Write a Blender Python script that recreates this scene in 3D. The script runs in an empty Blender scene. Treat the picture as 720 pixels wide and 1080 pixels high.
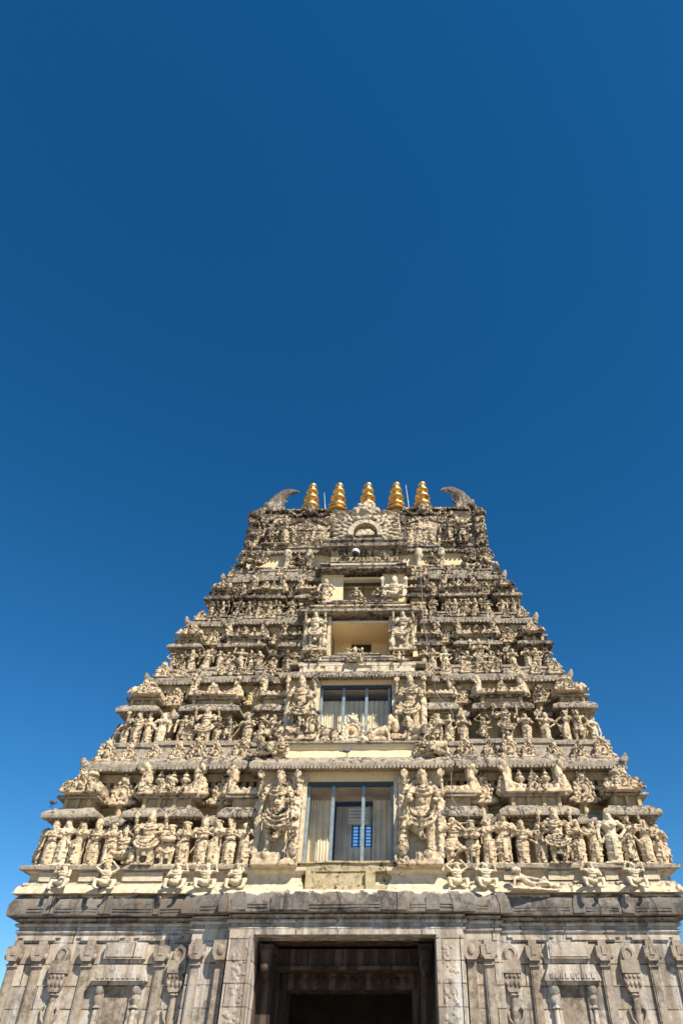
import bpy, math, random
from mathutils import Vector, Matrix, noise
R = math.radians
PI = math.pi
sc = bpy.context.scene
COL = sc.collection

# ------------------------------------------------------------------ mesh builder
class G:
    def __init__(s): s.v = []; s.f = []
    def raw(s, vs, fs, M=None):
        n = len(s.v)
        if M is None: s.v += [tuple(p) for p in vs]
        else: s.v += [tuple(M @ Vector(p)) for p in vs]
        s.f += [tuple(n + i for i in f) for f in fs]
    def box(s, x0, x1, y0, y1, z0, z1, M=None):
        s.raw([(x0,y0,z0),(x1,y0,z0),(x1,y1,z0),(x0,y1,z0),(x0,y0,z1),(x1,y0,z1),(x1,y1,z1),(x0,y1,z1)],
              [(3,2,1,0),(4,5,6,7),(0,1,5,4),(1,2,6,5),(2,3,7,6),(3,0,4,7)], M)
    def ell(s, c, r, M=None, n=10, m=6):
        if not hasattr(r, '__len__'): r = (r, r, r)
        vs = [(c[0], c[1], c[2]-r[2])]; fs = []
        for j in range(1, m):
            a = PI*j/m - PI/2
            for i in range(n):
                b = 2*PI*i/n
                vs.append((c[0]+r[0]*math.cos(a)*math.cos(b), c[1]+r[1]*math.cos(a)*math.sin(b), c[2]+r[2]*math.sin(a)))
        vs.append((c[0], c[1], c[2]+r[2])); k = len(vs)-1
        for i in range(n):
            fs.append((0, 1+(i+1) % n, 1+i)); fs.append((k, k-n+i, k-n+(i+1) % n))
            for j in range(m-2):
                a = 1+j*n
                fs.append((a+i, a+(i+1) % n, a+n+(i+1) % n, a+n+i))
        s.raw(vs, fs, M)
    def tube(s, pts, rads, n=8, M=None, sy=1.0):
        pts = [Vector(p) for p in pts]
        if not hasattr(rads, '__len__'): rads = [rads]*len(pts)
        vs = []; fs = []; L = len(pts)
        t0 = (pts[1]-pts[0]).normalized(); t1 = (pts[-1]-pts[-2]).normalized()
        ref = Vector((0,1,0)) if abs(t0.y) < .9 else Vector((1,0,0))
        for i, p in enumerate(pts):
            t = (pts[min(i+1, L-1)]-pts[max(i-1, 0)]).normalized()
            a = t.cross(ref)
            if a.length < 1e-4: a = t.cross(Vector((1,0,0.1)))
            a.normalize(); b = t.cross(a).normalized(); ref = -b if b.dot(ref) < 0 else b
            a = t.cross(ref).normalized()
            for k in range(n):
                u = 2*PI*k/n
                q = a*math.cos(u)*rads[i] + ref*math.sin(u)*rads[i]
                q.y *= sy
                vs.append(p+q)
        vs.append(pts[0]-t0*rads[0]*.6); vs.append(pts[-1]+t1*rads[-1]*.6)
        for i in range(L-1):
            for k in range(n):
                a = i*n+k; b = i*n+(k+1) % n
                fs.append((a, b, b+n, a+n))
        c0 = len(vs)-2; c1 = len(vs)-1
        for k in range(n):
            fs.append((c0, (k+1) % n, k)); fs.append((c1, (L-1)*n+k, (L-1)*n+(k+1) % n))
        s.raw(vs, fs, M)
    def lathe(s, prof, c=(0,0,0), n=14, M=None, ax='z', sx=1, sy=1):
        vs = []; fs = []; L = len(prof)
        for r, z in prof:
            for k in range(n):
                u = 2*PI*k/n
                x, y = r*math.cos(u)*sx, r*math.sin(u)*sy
                vs.append((c[0]+x, c[1]+y, c[2]+z) if ax == 'z' else (c[0]+x, c[1]-z, c[2]+y))
        for i in range(L-1):
            for k in range(n):
                a = i*n+k; b = i*n+(k+1) % n
                fs.append((a, b, b+n, a+n))
        fs.append(tuple(range(n-1, -1, -1))); fs.append(tuple((L-1)*n+k for k in range(n)))
        s.raw(vs, fs, M)
    def loft(s, secs, M=None):
        n = len(secs[0]); vs = [p for q in secs for p in q]; fs = []
        for i in range(len(secs)-1):
            for k in range(n):
                a = i*n+k; b = i*n+(k+1) % n
                fs.append((a, b, b+n, a+n))
        fs.append(tuple(range(n-1, -1, -1))); fs.append(tuple((len(secs)-1)*n+k for k in range(n)))
        s.raw(vs, fs, M)
    def prism(s, out, y0, y1, M=None):                    # outline in x,z (anticlockwise seen from the front)
        s.loft([[(x, y1, z) for x, z in out], [(x, y0, z) for x, z in out]], M)
    def sweep(s, plan, prof, seg=.4, cap=True):           # closed rectilinear plan, profile (offset, z) from low to high
        n = len(plan); pts = []; nor = []
        for i in range(n):
            p, a, b = Vector(plan[i]), Vector(plan[i-1]), Vector(plan[(i+1) % n])
            d0 = (p-a).normalized(); d1 = (b-p).normalized()
            n0 = Vector((d0.y, -d0.x)); n1 = Vector((d1.y, -d1.x))
            pts.append(p); nor.append(n0+n1 if abs(n0.dot(n1)) < .5 else n0)
            L = (b-p).length; k = max(1, int(L/seg))
            for j in range(1, k):
                pts.append(p+(b-p)*j/k); nor.append(n1)
        m = len(pts); vs = []; fs = []
        for o, z in prof:
            for p, q in zip(pts, nor):
                w = p+q*o; vs.append((w.x, w.y, z))
        for i in range(len(prof)-1):
            for k in range(m):
                a = i*m+k; b = i*m+(k+1) % m
                fs.append((a, b, b+m, a+m))
        if cap:
            fs.append(tuple(range(m-1, -1, -1))); fs.append(tuple((len(prof)-1)*m+k for k in range(m)))
        s.raw(vs, fs)
    def mesh(s, name, mat, voxel=None, amp=0.0, scl=1.0, amp2=0.0, scl2=9.0, smooth=True, sharp=38, seed=0.0):
        me = bpy.data.meshes.new(name); me.from_pydata(s.v, [], s.f); me.update()
        if voxel:
            o = bpy.data.objects.new('tmp', me); COL.objects.link(o)
            md = o.modifiers.new('r', 'REMESH'); md.mode = 'VOXEL'; md.voxel_size = voxel
            dg = bpy.context.evaluated_depsgraph_get()
            m2 = bpy.data.meshes.new_from_object(o.evaluated_get(dg))
            bpy.data.objects.remove(o); bpy.data.meshes.remove(me); me = m2; me.name = name
        if amp or amp2:
            sd = Vector((seed, seed*1.7, seed*.3))
            for v in me.vertices:
                d = Vector((0,0,0))
                if amp: d += noise.noise_vector(v.co*scl+sd)*amp
                if amp2: d += noise.noise_vector(v.co*scl2+sd)*amp2
                v.co += d
        me.materials.clear(); me.materials.append(mat)
        if smooth:
            me.polygons.foreach_set('use_smooth', [True]*len(me.polygons))
            if not voxel: me.set_sharp_from_angle(angle=R(sharp))
        me.update()
        return me
def put(name, me, parent=None, loc=(0,0,0), rz=0, scale=1, mir=False):
    o = bpy.data.objects.new(name, me); COL.objects.link(o)
    o.location = loc; o.rotation_euler = (0,0,rz)
    s = (scale,)*3 if not hasattr(scale, '__len__') else tuple(scale)
    o.scale = (-s[0], s[1], s[2]) if mir else s
    o.parent = parent
    return o
def empty(name, loc=(0,0,0), parent=None):
    o = put(name, None, parent, loc); o.empty_display_size = .3; return o
def tag(o, label=None, cat=None, group=None, kind=None):
    for k, v in (('label', label), ('category', cat), ('group', group), ('kind', kind)):
        if v: o[k] = v
    return o
def dup(o, loc=None, parent=None, mir=False):              # an object with its children
    c = o.copy(); COL.objects.link(c)
    if parent is not None: c.parent = parent
    if loc is not None: c.location = loc
    if mir: c.scale.x *= -1
    for ch in o.children: dup(ch, None, c)
    return c
def vary(o, seed):
    r_ = random.Random(seed)
    for ch in o.children:
        if 'roof' in ch.name or 'medallion' in ch.name or 'gable' in ch.name:
            ch.scale.z *= r_.uniform(.9, 1.1); ch.scale.x *= r_.uniform(.93, 1.05); ch.rotation_euler.z += r_.uniform(-.08, .08)
    return o
def rect(x0, x1, y0, y1): return [(x0,y0),(x1,y0),(x1,y1),(x0,y1)]

# ------------------------------------------------------------------ materials
class N:
    def __init__(s, name):
        s.m = bpy.data.materials.new(name); s.m.use_nodes = True
        s.t = s.m.node_tree; s.n = s.t.nodes; s.p = s.n['Principled BSDF']
    def add(s, ty, **kw):
        o = s.n.new(ty)
        for k, v in kw.items():
            if k in o.inputs: s.link(v, o.inputs[k])
            else: setattr(o, k, v)
        return o
    def link(s, a, b):
        if hasattr(a, 'is_linked'): s.t.links.new(a, b)
        else: b.default_value = a
    def math(s, op, a, b=None, c=None, clamp=False):
        o = s.n.new('ShaderNodeMath'); o.operation = op; o.use_clamp = clamp
        for i, v in enumerate((a, b, c)):
            if v is not None: s.link(v, o.inputs[i])
        return o.outputs[0]
    def noise(s, vec, scale, detail=5, rough=.6):
        o = s.n.new('ShaderNodeTexNoise'); s.link(vec, o.inputs['Vector'])
        o.inputs['Scale'].default_value = scale; o.inputs['Detail'].default_value = detail; o.inputs['Roughness'].default_value = rough
        return o.outputs['Fac']
    def ramp(s, v, a, b):
        o = s.n.new('ShaderNodeMapRange'); o.interpolation_type = 'SMOOTHSTEP'
        s.link(v, o.inputs[0]); o.inputs[1].default_value = a; o.inputs[2].default_value = b
        return o.outputs[0]
    def mix(s, f, a, b):
        o = s.n.new('ShaderNodeMix'); o.data_type = 'RGBA'
        s.link(f, o.inputs[0]); s.link(a, o.inputs[6]); s.link(b, o.inputs[7])
        return o.outputs[2]
    def scalev(s, vec, v):
        o = s.n.new('ShaderNodeVectorMath'); o.operation = 'MULTIPLY'
        s.link(vec, o.inputs[0]); o.inputs[1].default_value = v
        return o.outputs[0]
    def bump(s, h, strength, dist, prev=None):
        o = s.n.new('ShaderNodeBump'); s.link(h, o.inputs['Height'])
        o.inputs['Strength'].default_value = strength; o.inputs['Distance'].default_value = dist
        if prev is not None: s.link(prev, o.inputs['Normal'])
        return o.outputs[0]
def c4(r, g, b): return (r, g, b, 1)

def stucco(name, light, mid, dark, bias=0.0, top=.75, rough=.92, broad=1.5, fine=1.7):
    k = N(name); geo = k.add('ShaderNodeNewGeometry'); pos = geo.outputs['Position']
    oi = k.add('ShaderNodeObjectInfo')
    sep = k.add('ShaderNodeSeparateXYZ'); k.link(geo.outputs['Normal'], sep.inputs[0])
    n1 = k.noise(pos, .8, 5, .62); n2 = k.noise(pos, 5.5, 7, .68); n3 = k.noise(pos, 26, 4, .7)
    st = k.noise(k.scalev(pos, (3.2, 3.2, .38)), 1.6, 5, .6)
    up = k.math('MULTIPLY', k.math('MAXIMUM', sep.outputs[2], 0.0), top)
    f = k.math('ADD', up, k.math('MULTIPLY', k.math('SUBTRACT', n1, .5), broad))
    f = k.math('ADD', f, k.math('MULTIPLY', k.math('SUBTRACT', st, .5), 1.9))
    f = k.math('ADD', f, k.math('MULTIPLY', k.math('SUBTRACT', n2, .5), min(1.5, .5+fine)))
    f = k.math('ADD', f, k.math('MULTIPLY', k.math('SUBTRACT', oi.outputs['Random'], .5), .35))
    sz = k.add('ShaderNodeSeparateXYZ'); k.link(pos, sz.inputs[0])
    f = k.math('ADD', f, k.math('MULTIPLY', k.math('SUBTRACT', sz.outputs[2], 12.0), .034))   # the higher tiers are more weathered
    n4 = k.noise(pos, 11, 5, .65)
    f = k.math('ADD', f, k.math('MULTIPLY', k.math('SUBTRACT', n4, .5), fine))
    f = k.math('ADD', f, bias)
    d = k.ramp(f, .14, .72)
    base = k.mix(k.ramp(n2, .35, .68), light, mid)
    base = k.mix(k.math('MULTIPLY', k.ramp(n3, .5, .8), .35), base, mid)
    col = k.mix(d, base, dark)
    k.link(col, k.p.inputs['Base Color']); k.p.inputs['Roughness'].default_value = rough
    k.p.inputs['Specular IOR Level'].default_value = .25
    b = k.bump(n2, .5, .05); b = k.bump(n4, .4, .035, b); b = k.bump(n3, .5, .016, b)
    k.link(b, k.p.inputs['Normal'])
    return k.m

M_FIG = stucco('weathered_stucco', c4(.66,.545,.38), c4(.40,.305,.195), c4(.055,.042,.03), bias=.11, top=.7, fine=2.3)
M_PALE = stucco('pale_stucco', c4(.66,.585,.45), c4(.5,.41,.27), c4(.12,.09,.06), bias=-.12, top=.45, fine=1.0, broad=2.0)
M_WALL = stucco('cream_limewash', c4(.58,.46,.28), c4(.40,.29,.155), c4(.065,.049,.035), bias=-.08, top=.5, fine=.7)
M_LEDGE = stucco('lichen_ledge', c4(.40,.35,.275), c4(.245,.21,.168), c4(.062,.053,.045), bias=.14, top=.35, fine=1.6, broad=1.1)
M_SOFFIT = stucco('cream_plaster', c4(.80,.67,.44), c4(.74,.6,.37), c4(.30,.23,.14), bias=-.55, top=.5, fine=.0, broad=1.0)
M_HORN = stucco('pale_grey_stucco', c4(.46,.40,.32), c4(.32,.27,.21), c4(.11,.092,.075), bias=-.15, top=.3, fine=1.2)
M_CREST = stucco('pale_crest_stucco', c4(.62,.54,.41), c4(.44,.36,.255), c4(.08,.065,.05), bias=-.2, top=.5, fine=2.0)
M_SUN = stucco('ochre_stucco', c4(.6,.49,.29), c4(.5,.38,.2), c4(.2,.15,.09), bias=-.25, top=.3)
M_MOSS = stucco('mossy_stucco', c4(.5,.42,.27), c4(.33,.27,.16), c4(.075,.062,.045), bias=.34, top=.3, fine=2.2)

def stone(name, a, b, white, dark, wamt, brick=True, bw=1.25, rh=.55, zo=-4.11, damt=0.0):
    k = N(name); geo = k.add('ShaderNodeNewGeometry'); pos = geo.outputs['Position']
    sp = k.add('ShaderNodeSeparateXYZ'); k.link(pos, sp.inputs[0])
    cx = k.math('ADD', sp.outputs[0], sp.outputs[1])
    cb = k.add('ShaderNodeCombineXYZ'); k.link(cx, cb.inputs[0]); k.link(k.math('ADD', sp.outputs[2], zo), cb.inputs[1])
    n1 = k.noise(pos, .9, 6, .62); n2 = k.noise(pos, 6, 7, .7); n3 = k.noise(pos, 30, 5, .72)
    st = k.noise(k.scalev(pos, (2.6, 2.6, .22)), 1.5, 5, .55)
    st2 = k.noise(k.scalev(pos, (1.7, 1.7, .10)), 1.9, 4, .5)
    col = k.mix(k.ramp(n2, .3, .7), a, b)
    if brick:
        br = k.n.new('ShaderNodeTexBrick'); k.link(cb.outputs[0], br.inputs['Vector'])
        br.inputs['Scale'].default_value = 1; br.inputs['Brick Width'].default_value = bw; br.inputs['Row Height'].default_value = rh
        br.inputs['Mortar Size'].default_value = .02; br.inputs['Mortar Smooth'].default_value = .3; br.inputs['Bias'].default_value = -.1
        br.inputs['Color1'].default_value = c4(1.15,1.12,1.08); br.inputs['Color2'].default_value = c4(.66,.64,.62); br.inputs['Mortar'].default_value = c4(.2,.18,.16)
        br.offset = .45
        mm = k.n.new('ShaderNodeMix'); mm.data_type = 'RGBA'; mm.blend_type = 'MULTIPLY'
        mm.inputs[0].default_value = 1; k.link(col, mm.inputs[6]); k.link(br.outputs['Color'], mm.inputs[7]); col = mm.outputs[2]
    # lime runs washed down from above, rust-brown runs, dark algae
    w = k.ramp(k.math('ADD', k.math('ADD', k.math('MULTIPLY', st, 1.2), k.math('MULTIPLY', n2, .9)), k.math('MULTIPLY', n1, .5)), 1.36-wamt, 1.62-wamt)
    col = k.mix(k.math('MULTIPLY', w, .8), col, white)
    br_ = k.ramp(k.math('ADD', st2, k.math('MULTIPLY', n2, .25)), .61, .74)
    col = k.mix(k.math('MULTIPLY', br_, .45), col, c4(.19,.14,.098))
    dk = k.ramp(k.math('ADD', k.math('MULTIPLY', n1, .9), k.math('MULTIPLY', n2, .6)), .78-damt, 1.0-damt)
    col = k.mix(k.math('MULTIPLY', dk, .8), col, dark)
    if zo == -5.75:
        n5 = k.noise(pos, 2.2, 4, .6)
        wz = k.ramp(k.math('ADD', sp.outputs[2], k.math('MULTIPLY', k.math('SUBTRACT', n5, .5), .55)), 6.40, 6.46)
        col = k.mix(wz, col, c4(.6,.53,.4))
    k.link(col, k.p.inputs['Base Color']); k.p.inputs['Roughness'].default_value = .88
    k.p.inputs['Specular IOR Level'].default_value = .3
    b = k.bump(n2, .5, .05); b = k.bump(n3, .5, .014, b)
    if brick: b = k.bump(k.math('MULTIPLY', br.outputs['Fac'], -1), .6, .03, b)
    k.link(b, k.p.inputs['Normal'])
    return k.m
M_STONE = stone('granite_blocks', c4(.48,.43,.365), c4(.32,.283,.24), c4(.60,.585,.56), c4(.095,.082,.068), .15, damt=.05)
M_CARVED = stone('carved_granite', c4(.39,.335,.27), c4(.25,.21,.168), c4(.44,.42,.39), c4(.09,.075,.062), .02, brick=False, damt=.06)
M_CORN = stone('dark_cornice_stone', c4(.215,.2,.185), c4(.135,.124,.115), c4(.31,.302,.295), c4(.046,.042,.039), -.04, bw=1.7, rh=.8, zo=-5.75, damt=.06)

def simple(name, col, rough=.5, metal=0.0, nz=0.0, scale=8, dark=None):
    k = N(name); geo = k.add('ShaderNodeNewGeometry')
    n = k.noise(geo.outputs['Position'], scale, 5, .6)
    d = dark or c4(*(x*(1-nz) for x in col[:3]))
    k.link(k.mix(k.ramp(n, .35, .7), col, d), k.p.inputs['Base Color'])
    k.link(k.math('ADD', k.math('MULTIPLY', n, .2), rough-.1), k.p.inputs['Roughness'])
    k.p.inputs['Metallic'].default_value = metal
    return k.m
M_GOLD = simple('gilded_copper', c4(.84,.54,.20), .42, 1.0, .4, 3.5, c4(.50,.29,.10))
M_BLUE = simple('blue_grey_metal', c4(.23,.30,.34), .45, .0, .35, 5)
M_DARKF = simple('dark_blue_metal', c4(.03,.06,.085), .45, .0, .3, 5)
M_BLIND = simple('ribbed_cream_sheet', c4(.86,.75,.55), .7, 0, .25, 1.3)
M_ROOM = simple('room_plaster', c4(.5,.38,.22), .9, 0, .3, 1.2)
M_BLACK = simple('opening_shade_black', c4(.05,.042,.036), .9, 0, .4, 2)  # near-black colour stands in for shade inside the deep openings
M_METAL = simple('grey_steel', c4(.3,.31,.33), .5, .2, .3, 6)
M_CABLE = simple('weathered_cable', c4(.2,.21,.21), .6, 0, .3, 6)
M_LOUV = simple('cream_louvre', c4(.6,.54,.44), .6, 0, .2, 4)
M_WHITE = simple('white_camera_shell', c4(.78,.78,.78), .35, 0, .1, 6)
M_SMOKE = simple('smoked_dome', c4(.02,.02,.025), .12)
M_PIGEON = simple('grey_feathers', c4(.12,.13,.16), .7, 0, .6, 30)
M_MED = simple('painted_ochre_boss', c4(.62,.34,.07), .6, 0, .4, 20)
def glass():
    k = N('window_glass'); k.n.remove(k.p)
    tr = k.add('ShaderNodeBsdfTransparent'); tr.inputs[0].default_value = c4(.98,.985,.98)
    gl = k.add('ShaderNodeBsdfGlossy'); gl.inputs['Roughness'].default_value = .03
    fr = k.add('ShaderNodeFresnel'); fr.inputs[0].default_value = 1.5; ge = k.add('ShaderNodeNewGeometry')
    mx = k.add('ShaderNodeMixShader'); k.link(k.math('MULTIPLY', fr.outputs[0], k.math('SUBTRACT', 1.0, ge.outputs['Backfacing'])), mx.inputs[0]); k.link(tr.outputs[0], mx.inputs[1]); k.link(gl.outputs[0], mx.inputs[2])
    k.link(mx.outputs[0], k.n['Material Output'].inputs[0]); return k.m
M_GLASS = glass()
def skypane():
    k = N('painted_sky_glow'); k.p.inputs['Base Color'].default_value = c4(.1,.25,.6)
    k.p.inputs['Emission Color'].default_value = c4(.10,.25,.55); k.p.inputs['Emission Strength'].default_value = .8  # blue emission stands in for sky light on this pane
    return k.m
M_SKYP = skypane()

# ------------------------------------------------------------------ carved ornament prototypes
rng = random.Random(11)
def lion_face(g, c, r):
    x, y, z = c
    g.ell(c, (r, r*.7, r)); g.ell((x, y-r*.6, z-r*.35), (r*.5, r*.45, r*.35))
    for s in (-1, 1):
        g.ell((x+s*r*.45, y-r*.6, z+r*.25), r*.24); g.ell((x+s*r*.95, y, z+r*.75), (r*.3, r*.3, r*.4)); g.ell((x+s*r*1.0, y+.02, z-r*.2), (r*.45, r*.4, r*.5))
    g.ell((x, y, z+r*1.1), (r*.35, r*.35, r*.5))
def medallion_geo(g, r, lion=True, petals=11):
    g.lathe([(r*.78, -.06), (r*.8, .05), (r*.66, .09), (r*.6, .04), (r*.58, .04), (.001, .04)], (0,0,r*1.15), 20, ax='y')
    g.ell((0, -.06, r*1.15), (r*.2, .1, r*.2))
    for i in range(petals):
        a = R(-50)+R(280)*i/(petals-1)
        g.ell((r*math.cos(a)*1.02, 0, r*1.15+r*math.sin(a)*1.02), (r*.24, .08+r*.1, r*.24), n=8, m=5)
    for s in (-1, 1):
        g.ell((s*r*1.15, 0, r*.3), (r*.4, .1+r*.1, r*.32)); g.ell((s*r*1.5, 0, r*.22), (r*.22, .1, r*.24))
    g.box(-r*1.2, r*1.2, -.08, .14, -.03, r*.25)
    if lion: lion_face(g, (0, -.03, r*2.45), r*.42)
def medallion(r, mat=M_FIG, lion=True, seed=0):
    g = G(); medallion_geo(g, r, lion); return g.mesh('medallion', mat, voxel=max(.016, r*.06), amp=.012, scl=7, amp2=.005, scl2=22, seed=seed)
def bulb(h, mat=M_FIG):
    g = G(); g.lathe([(.18*h,0),(.2*h,.06*h),(.12*h,.1*h),(.13*h,.14*h),(.27*h,.26*h),(.29*h,.36*h),(.2*h,.48*h),(.13*h,.52*h),(.19*h,.58*h),(.15*h,.66*h),(.08*h,.74*h),(.1*h,.8*h),(.03*h,.95*h),(.005,1.0*h)], n=14)
    return g.mesh('bulb_finial', mat, amp=.012, scl=6, amp2=.005)
def horn_end(g, x, s, h, d):
    """curled beast-head end of a barrel roof, s = outward direction"""
    for i in range(6):
        t = i/5
        g.ell((x+s*(.10-.22*t*t)*h, 0, h*(.10+.72*t)), ((.26-.12*t)*h, d*(.62-.25*t), .125*h), n=10, m=6)
    g.tube([(x-s*.05*h, 0, .5*h), (x-s*.08*h, 0, .8*h), (x-s*.16*h, 0, .98*h), (x-s*.34*h, 0, 1.04*h)], [.17*h, .15*h, .1*h, .03*h], sy=1.4)
    g.ell((x+s*.04*h, -d*.45, .95*h), (.12*h, .1*h, .13*h)); g.ell((x+s*.14*h, -d*.3, .8*h), (.1*h, .12*h, .09*h))
def barrel_roof(w, h, d, ends=(1, 1), voxel=.035, seed=0):
    g = G(); secs = []
    for i in range(17):
        u = -1+i/8; e = abs(u)**4*(ends[0] if u < 0 else ends[1])
        hh = h*(.32+.46*e); dd = d*.5
        secs.append([(u*w/2, -dd*math.cos(PI*j/8)*(1 if 0 < j < 8 else 1), hh*math.sin(PI*j/8)**.8 if 0 < j < 8 else 0) for j in range(9)])
    g.loft(secs)
    for i, s in ((0, -1), (1, 1)):
        if ends[i]: horn_end(g, s*w*.46, s, h, d*.5)
    g.box(-w/2, w/2, -d*.56, d*.5, -.02, h*.08)
    for j in range(int(w/.22)):
        g.ell((-w/2+.11+.22*j, -d*.5, h*.17), (.075, .05, .07), n=8, m=5)
    return g.mesh('barrel_roof', M_FIG, voxel=voxel, amp=.02, scl=5, amp2=.007, scl2=18, seed=seed)
def dome_roof(w, h, d, voxel=.03, seed=0):
    g = G()
    g.sweep(rect(-w*.4, w*.4, -d*.4, d*.4), [(0,0),(.05*w,.02*h),(.07*w,.10*h),(.05*w,.13*h),(.06*w,.2*h),(.05*w,.32*h),(0,.42*h),(-.10*w,.5*h),(-.24*w,.57*h),(-.32*w,.6*h)], seg=.2)
    g.lathe([(.1*w,.55*h),(.17*w,.6*h),(.11*w,.64*h),(.2*w,.71*h),(.215*w,.78*h),(.17*w,.85*h),(.09*w,.89*h),(.07*w,.93*h),(.02*w,1.0*h)], n=14)
    for (x, y) in ((-1,-1),(1,-1),(-1,1),(1,1)):
        g.ell((x*w*.42, y*d*.42, .17*h), (.09*w, .09*w, .15*h)); g.ell((x*w*.47, y*d*.45, .07*h), (.07*w, .07*w, .08*h)); g.ell((x*w*.36, y*d*.36, .36*h), (.07*w, .07*w, .1*h))
    for s in (-1, 1):
        g.ell((s*w*.26, -d*.46, .1*h), (.07*w, .08, .1*h)); g.ell((s*w*.2, -d*.43, .32*h), (.07*w, .07, .1*h))
    return g.mesh('domed_roof', M_FIG, voxel=voxel, amp=.022, scl=5, amp2=.008, scl2=16, seed=seed)

# ------------------------------------------------------------------ figures
def figure(H, female=False, arms='joined', lower='skirt', head='crown', attr=None, seed=0, sway=.02, voxel=.02, big=False, mat=None):
    r = random.Random(seed*7+3); g = G(); k = H
    S = lambda *p: tuple(c*k for c in p)
    sw = sway
    seated = lower == 'seat'
    dz = -.26 if seated else 0
    hipx, chx, hdx = sw, -sw*.4, sw*.2
    if lower == 'skirt':
        g.loft([[S(hipx*(1-t*.6)+rx*math.cos(a), ry*math.sin(a)*(1+.06*math.cos(9*a)), z) for a in [2*PI*i/16 for i in range(16)]]
                for (z, rx, ry, t) in ((.05,.115,.085,1),(.12,.12,.085,.8),(.25,.112,.08,.5),(.38,.125,.09,.2),(.46,.135,.095,0),(.52,.115,.085,0))])
        for s in (-1, 1): g.ell(S(s*.06+hipx*.3, -.06, .022), S(.038, .085, .026))
        g.box(*(c*k for c in (hipx-.03, hipx+.035, -.115, -.05, .1, .47)))
        for z in (.18, .3, .41):
            g.tube([S(hipx-.125, 0, z+.03), S(hipx-.06, -.085, z), S(hipx+.06, -.085, z), S(hipx+.125, 0, z+.03)], .013*k)
    elif lower in ('legs', 'dance'):
        lift = .16 if lower == 'dance' else 0
        for s in (-1, 1):
            q = lift if s > 0 else 0
            kn = S(s*.085+hipx*.5+q*.6, -.04-q*.3, .275+q*.35); an = S(s*.075-q*.5+hipx*.2, -.01-q*.1, .05+q*.9)
            g.tube([S(s*.062+hipx, 0, .5), kn, an], [.072*k, .054*k, .036*k])
            g.ell((an[0]+s*.01*k, an[1]-.045*k, an[2]-.025*k), S(.036, .085, .028))
            g.ell(kn, .058*k); g.ell((an[0], an[1], an[2]+.02*k), S(.048, .048, .018))
        g.loft([[S(hipx+rx*math.cos(a), ry*math.sin(a), z) for a in [2*PI*i/16 for i in range(16)]]
                for (z, rx, ry) in ((.33,.135,.095),(.37,.14,.1),(.46,.135,.095),(.53,.11,.082))])
        g.tube([S(hipx-.15, .02, .42), S(hipx-.1, -.1, .33), S(hipx, -.12, .29), S(hipx+.1, -.1, .33), S(hipx+.15, .02, .42)], .022*k)
        g.box(*(c*k for c in (hipx-.03, hipx+.03, -.11, -.06, .16, .47)))
    else:
        for s in (-1, 1):
            g.tube([S(s*.07, 0, .24), S(s*.22, -.1, .26), S(s*.2, -.17, .07), S(s*.16, -.2, .03)], [.08*k, .068*k, .045*k, .04*k])
            g.ell(S(s*.14, -.21, .025), S(.06, .05, .028))
        g.ell(S(0, .0, .22), S(.15, .12, .1))
    g.ell(S(hipx, 0, .50+dz), S(.128, .092, .06))
    g.lathe([(.128*k, -.018*k), (.135*k, 0), (.128*k, .018*k)], S(hipx, 0, .515+dz), 16, sy=.74)
    W = .94 if female else 1.0
    g.loft([[S(cx+rx*math.cos(a), ry*math.sin(a), z+dz) for a in [2*PI*i/14 for i in range(14)]]
            for (z, rx, ry, cx) in ((.48,.115,.085,hipx),(.58,.083 if female else .098,.072,(hipx+chx)/2),(.68,.115*W,.086,chx),(.75,.14*W,.085,chx),(.80,.135*W,.065,chx),(.825,.06,.05,chx))])
    if female:
        for s in (-1, 1): g.ell(S(chx+s*.055, -.085, .715+dz), .046*k)
    else: g.ell(S((hipx+chx)/2, -.055, .6+dz), S(.07, .05, .055))
    for (z, rr) in ((.79, .075), (.755, .1), (.70, .12)):
        g.tube([S(chx-rr, -.03, z+.025+dz), S(chx-rr*.6, -.085, z-.01+dz), S(chx, -.10, z-.03+dz), S(chx+rr*.6, -.085, z-.01+dz), S(chx+rr, -.03, z+.025+dz)], .012*k)
    g.tube([S(chx, 0, .8+dz), S(hdx, -.005, .86+dz)], .042*k)
    hz = .905+dz
    g.ell(S(hdx, -.012, hz), S(.064, .068, .076), n=12, m=8); g.ell(S(hdx, -.036, hz-.05), S(.04, .044, .032))
    g.ell(S(hdx, -.084, hz-.01), S(.012, .016, .024)); g.ell(S(hdx, -.076, hz-.04), S(.024, .014, .008))
    for s in (-1, 1):
        g.ell(S(hdx+s*.026, -.073, hz+.012), S(.013, .009, .007)); g.ell(S(hdx+s*.062, 0, hz-.012), S(.014, .022, .036)); g.ell(S(hdx+s*.07, -.01, hz-.056), .02*k)
    if head == 'crown':
        g.lathe([(.066*k,0),(.07*k,.02*k),(.056*k,.03*k),(.062*k,.05*k),(.052*k,.058*k),(.054*k,.075*k),(.036*k,.085*k),(.015*k,.11*k)], S(hdx, 0, hz+.035), 14)
    elif head == 'bun':
        g.ell(S(hdx, .01, hz+.03), S(.068, .065, .055)); g.ell(S(hdx+.045, .03, hz+.075), .042*k)
    elif head == 'tall':
        g.lathe([(.076*k,0),(.084*k,.025*k),(.066*k,.035*k),(.07*k,.075*k),(.06*k,.085*k),(.058*k,.12*k),(.044*k,.13*k),(.04*k,.15*k),(.015*k,.17*k)], S(hdx, 0, hz+.03), 14)
    else:
        g.lathe([(.075*k,0),(.1*k,.015*k),(.095*k,.05*k),(.06*k,.075*k),(.02*k,.085*k)], S(hdx, .01, hz+.025), 14)
    sh = lambda s: S(chx+s*.148*W, .0, .785+dz)
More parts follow.
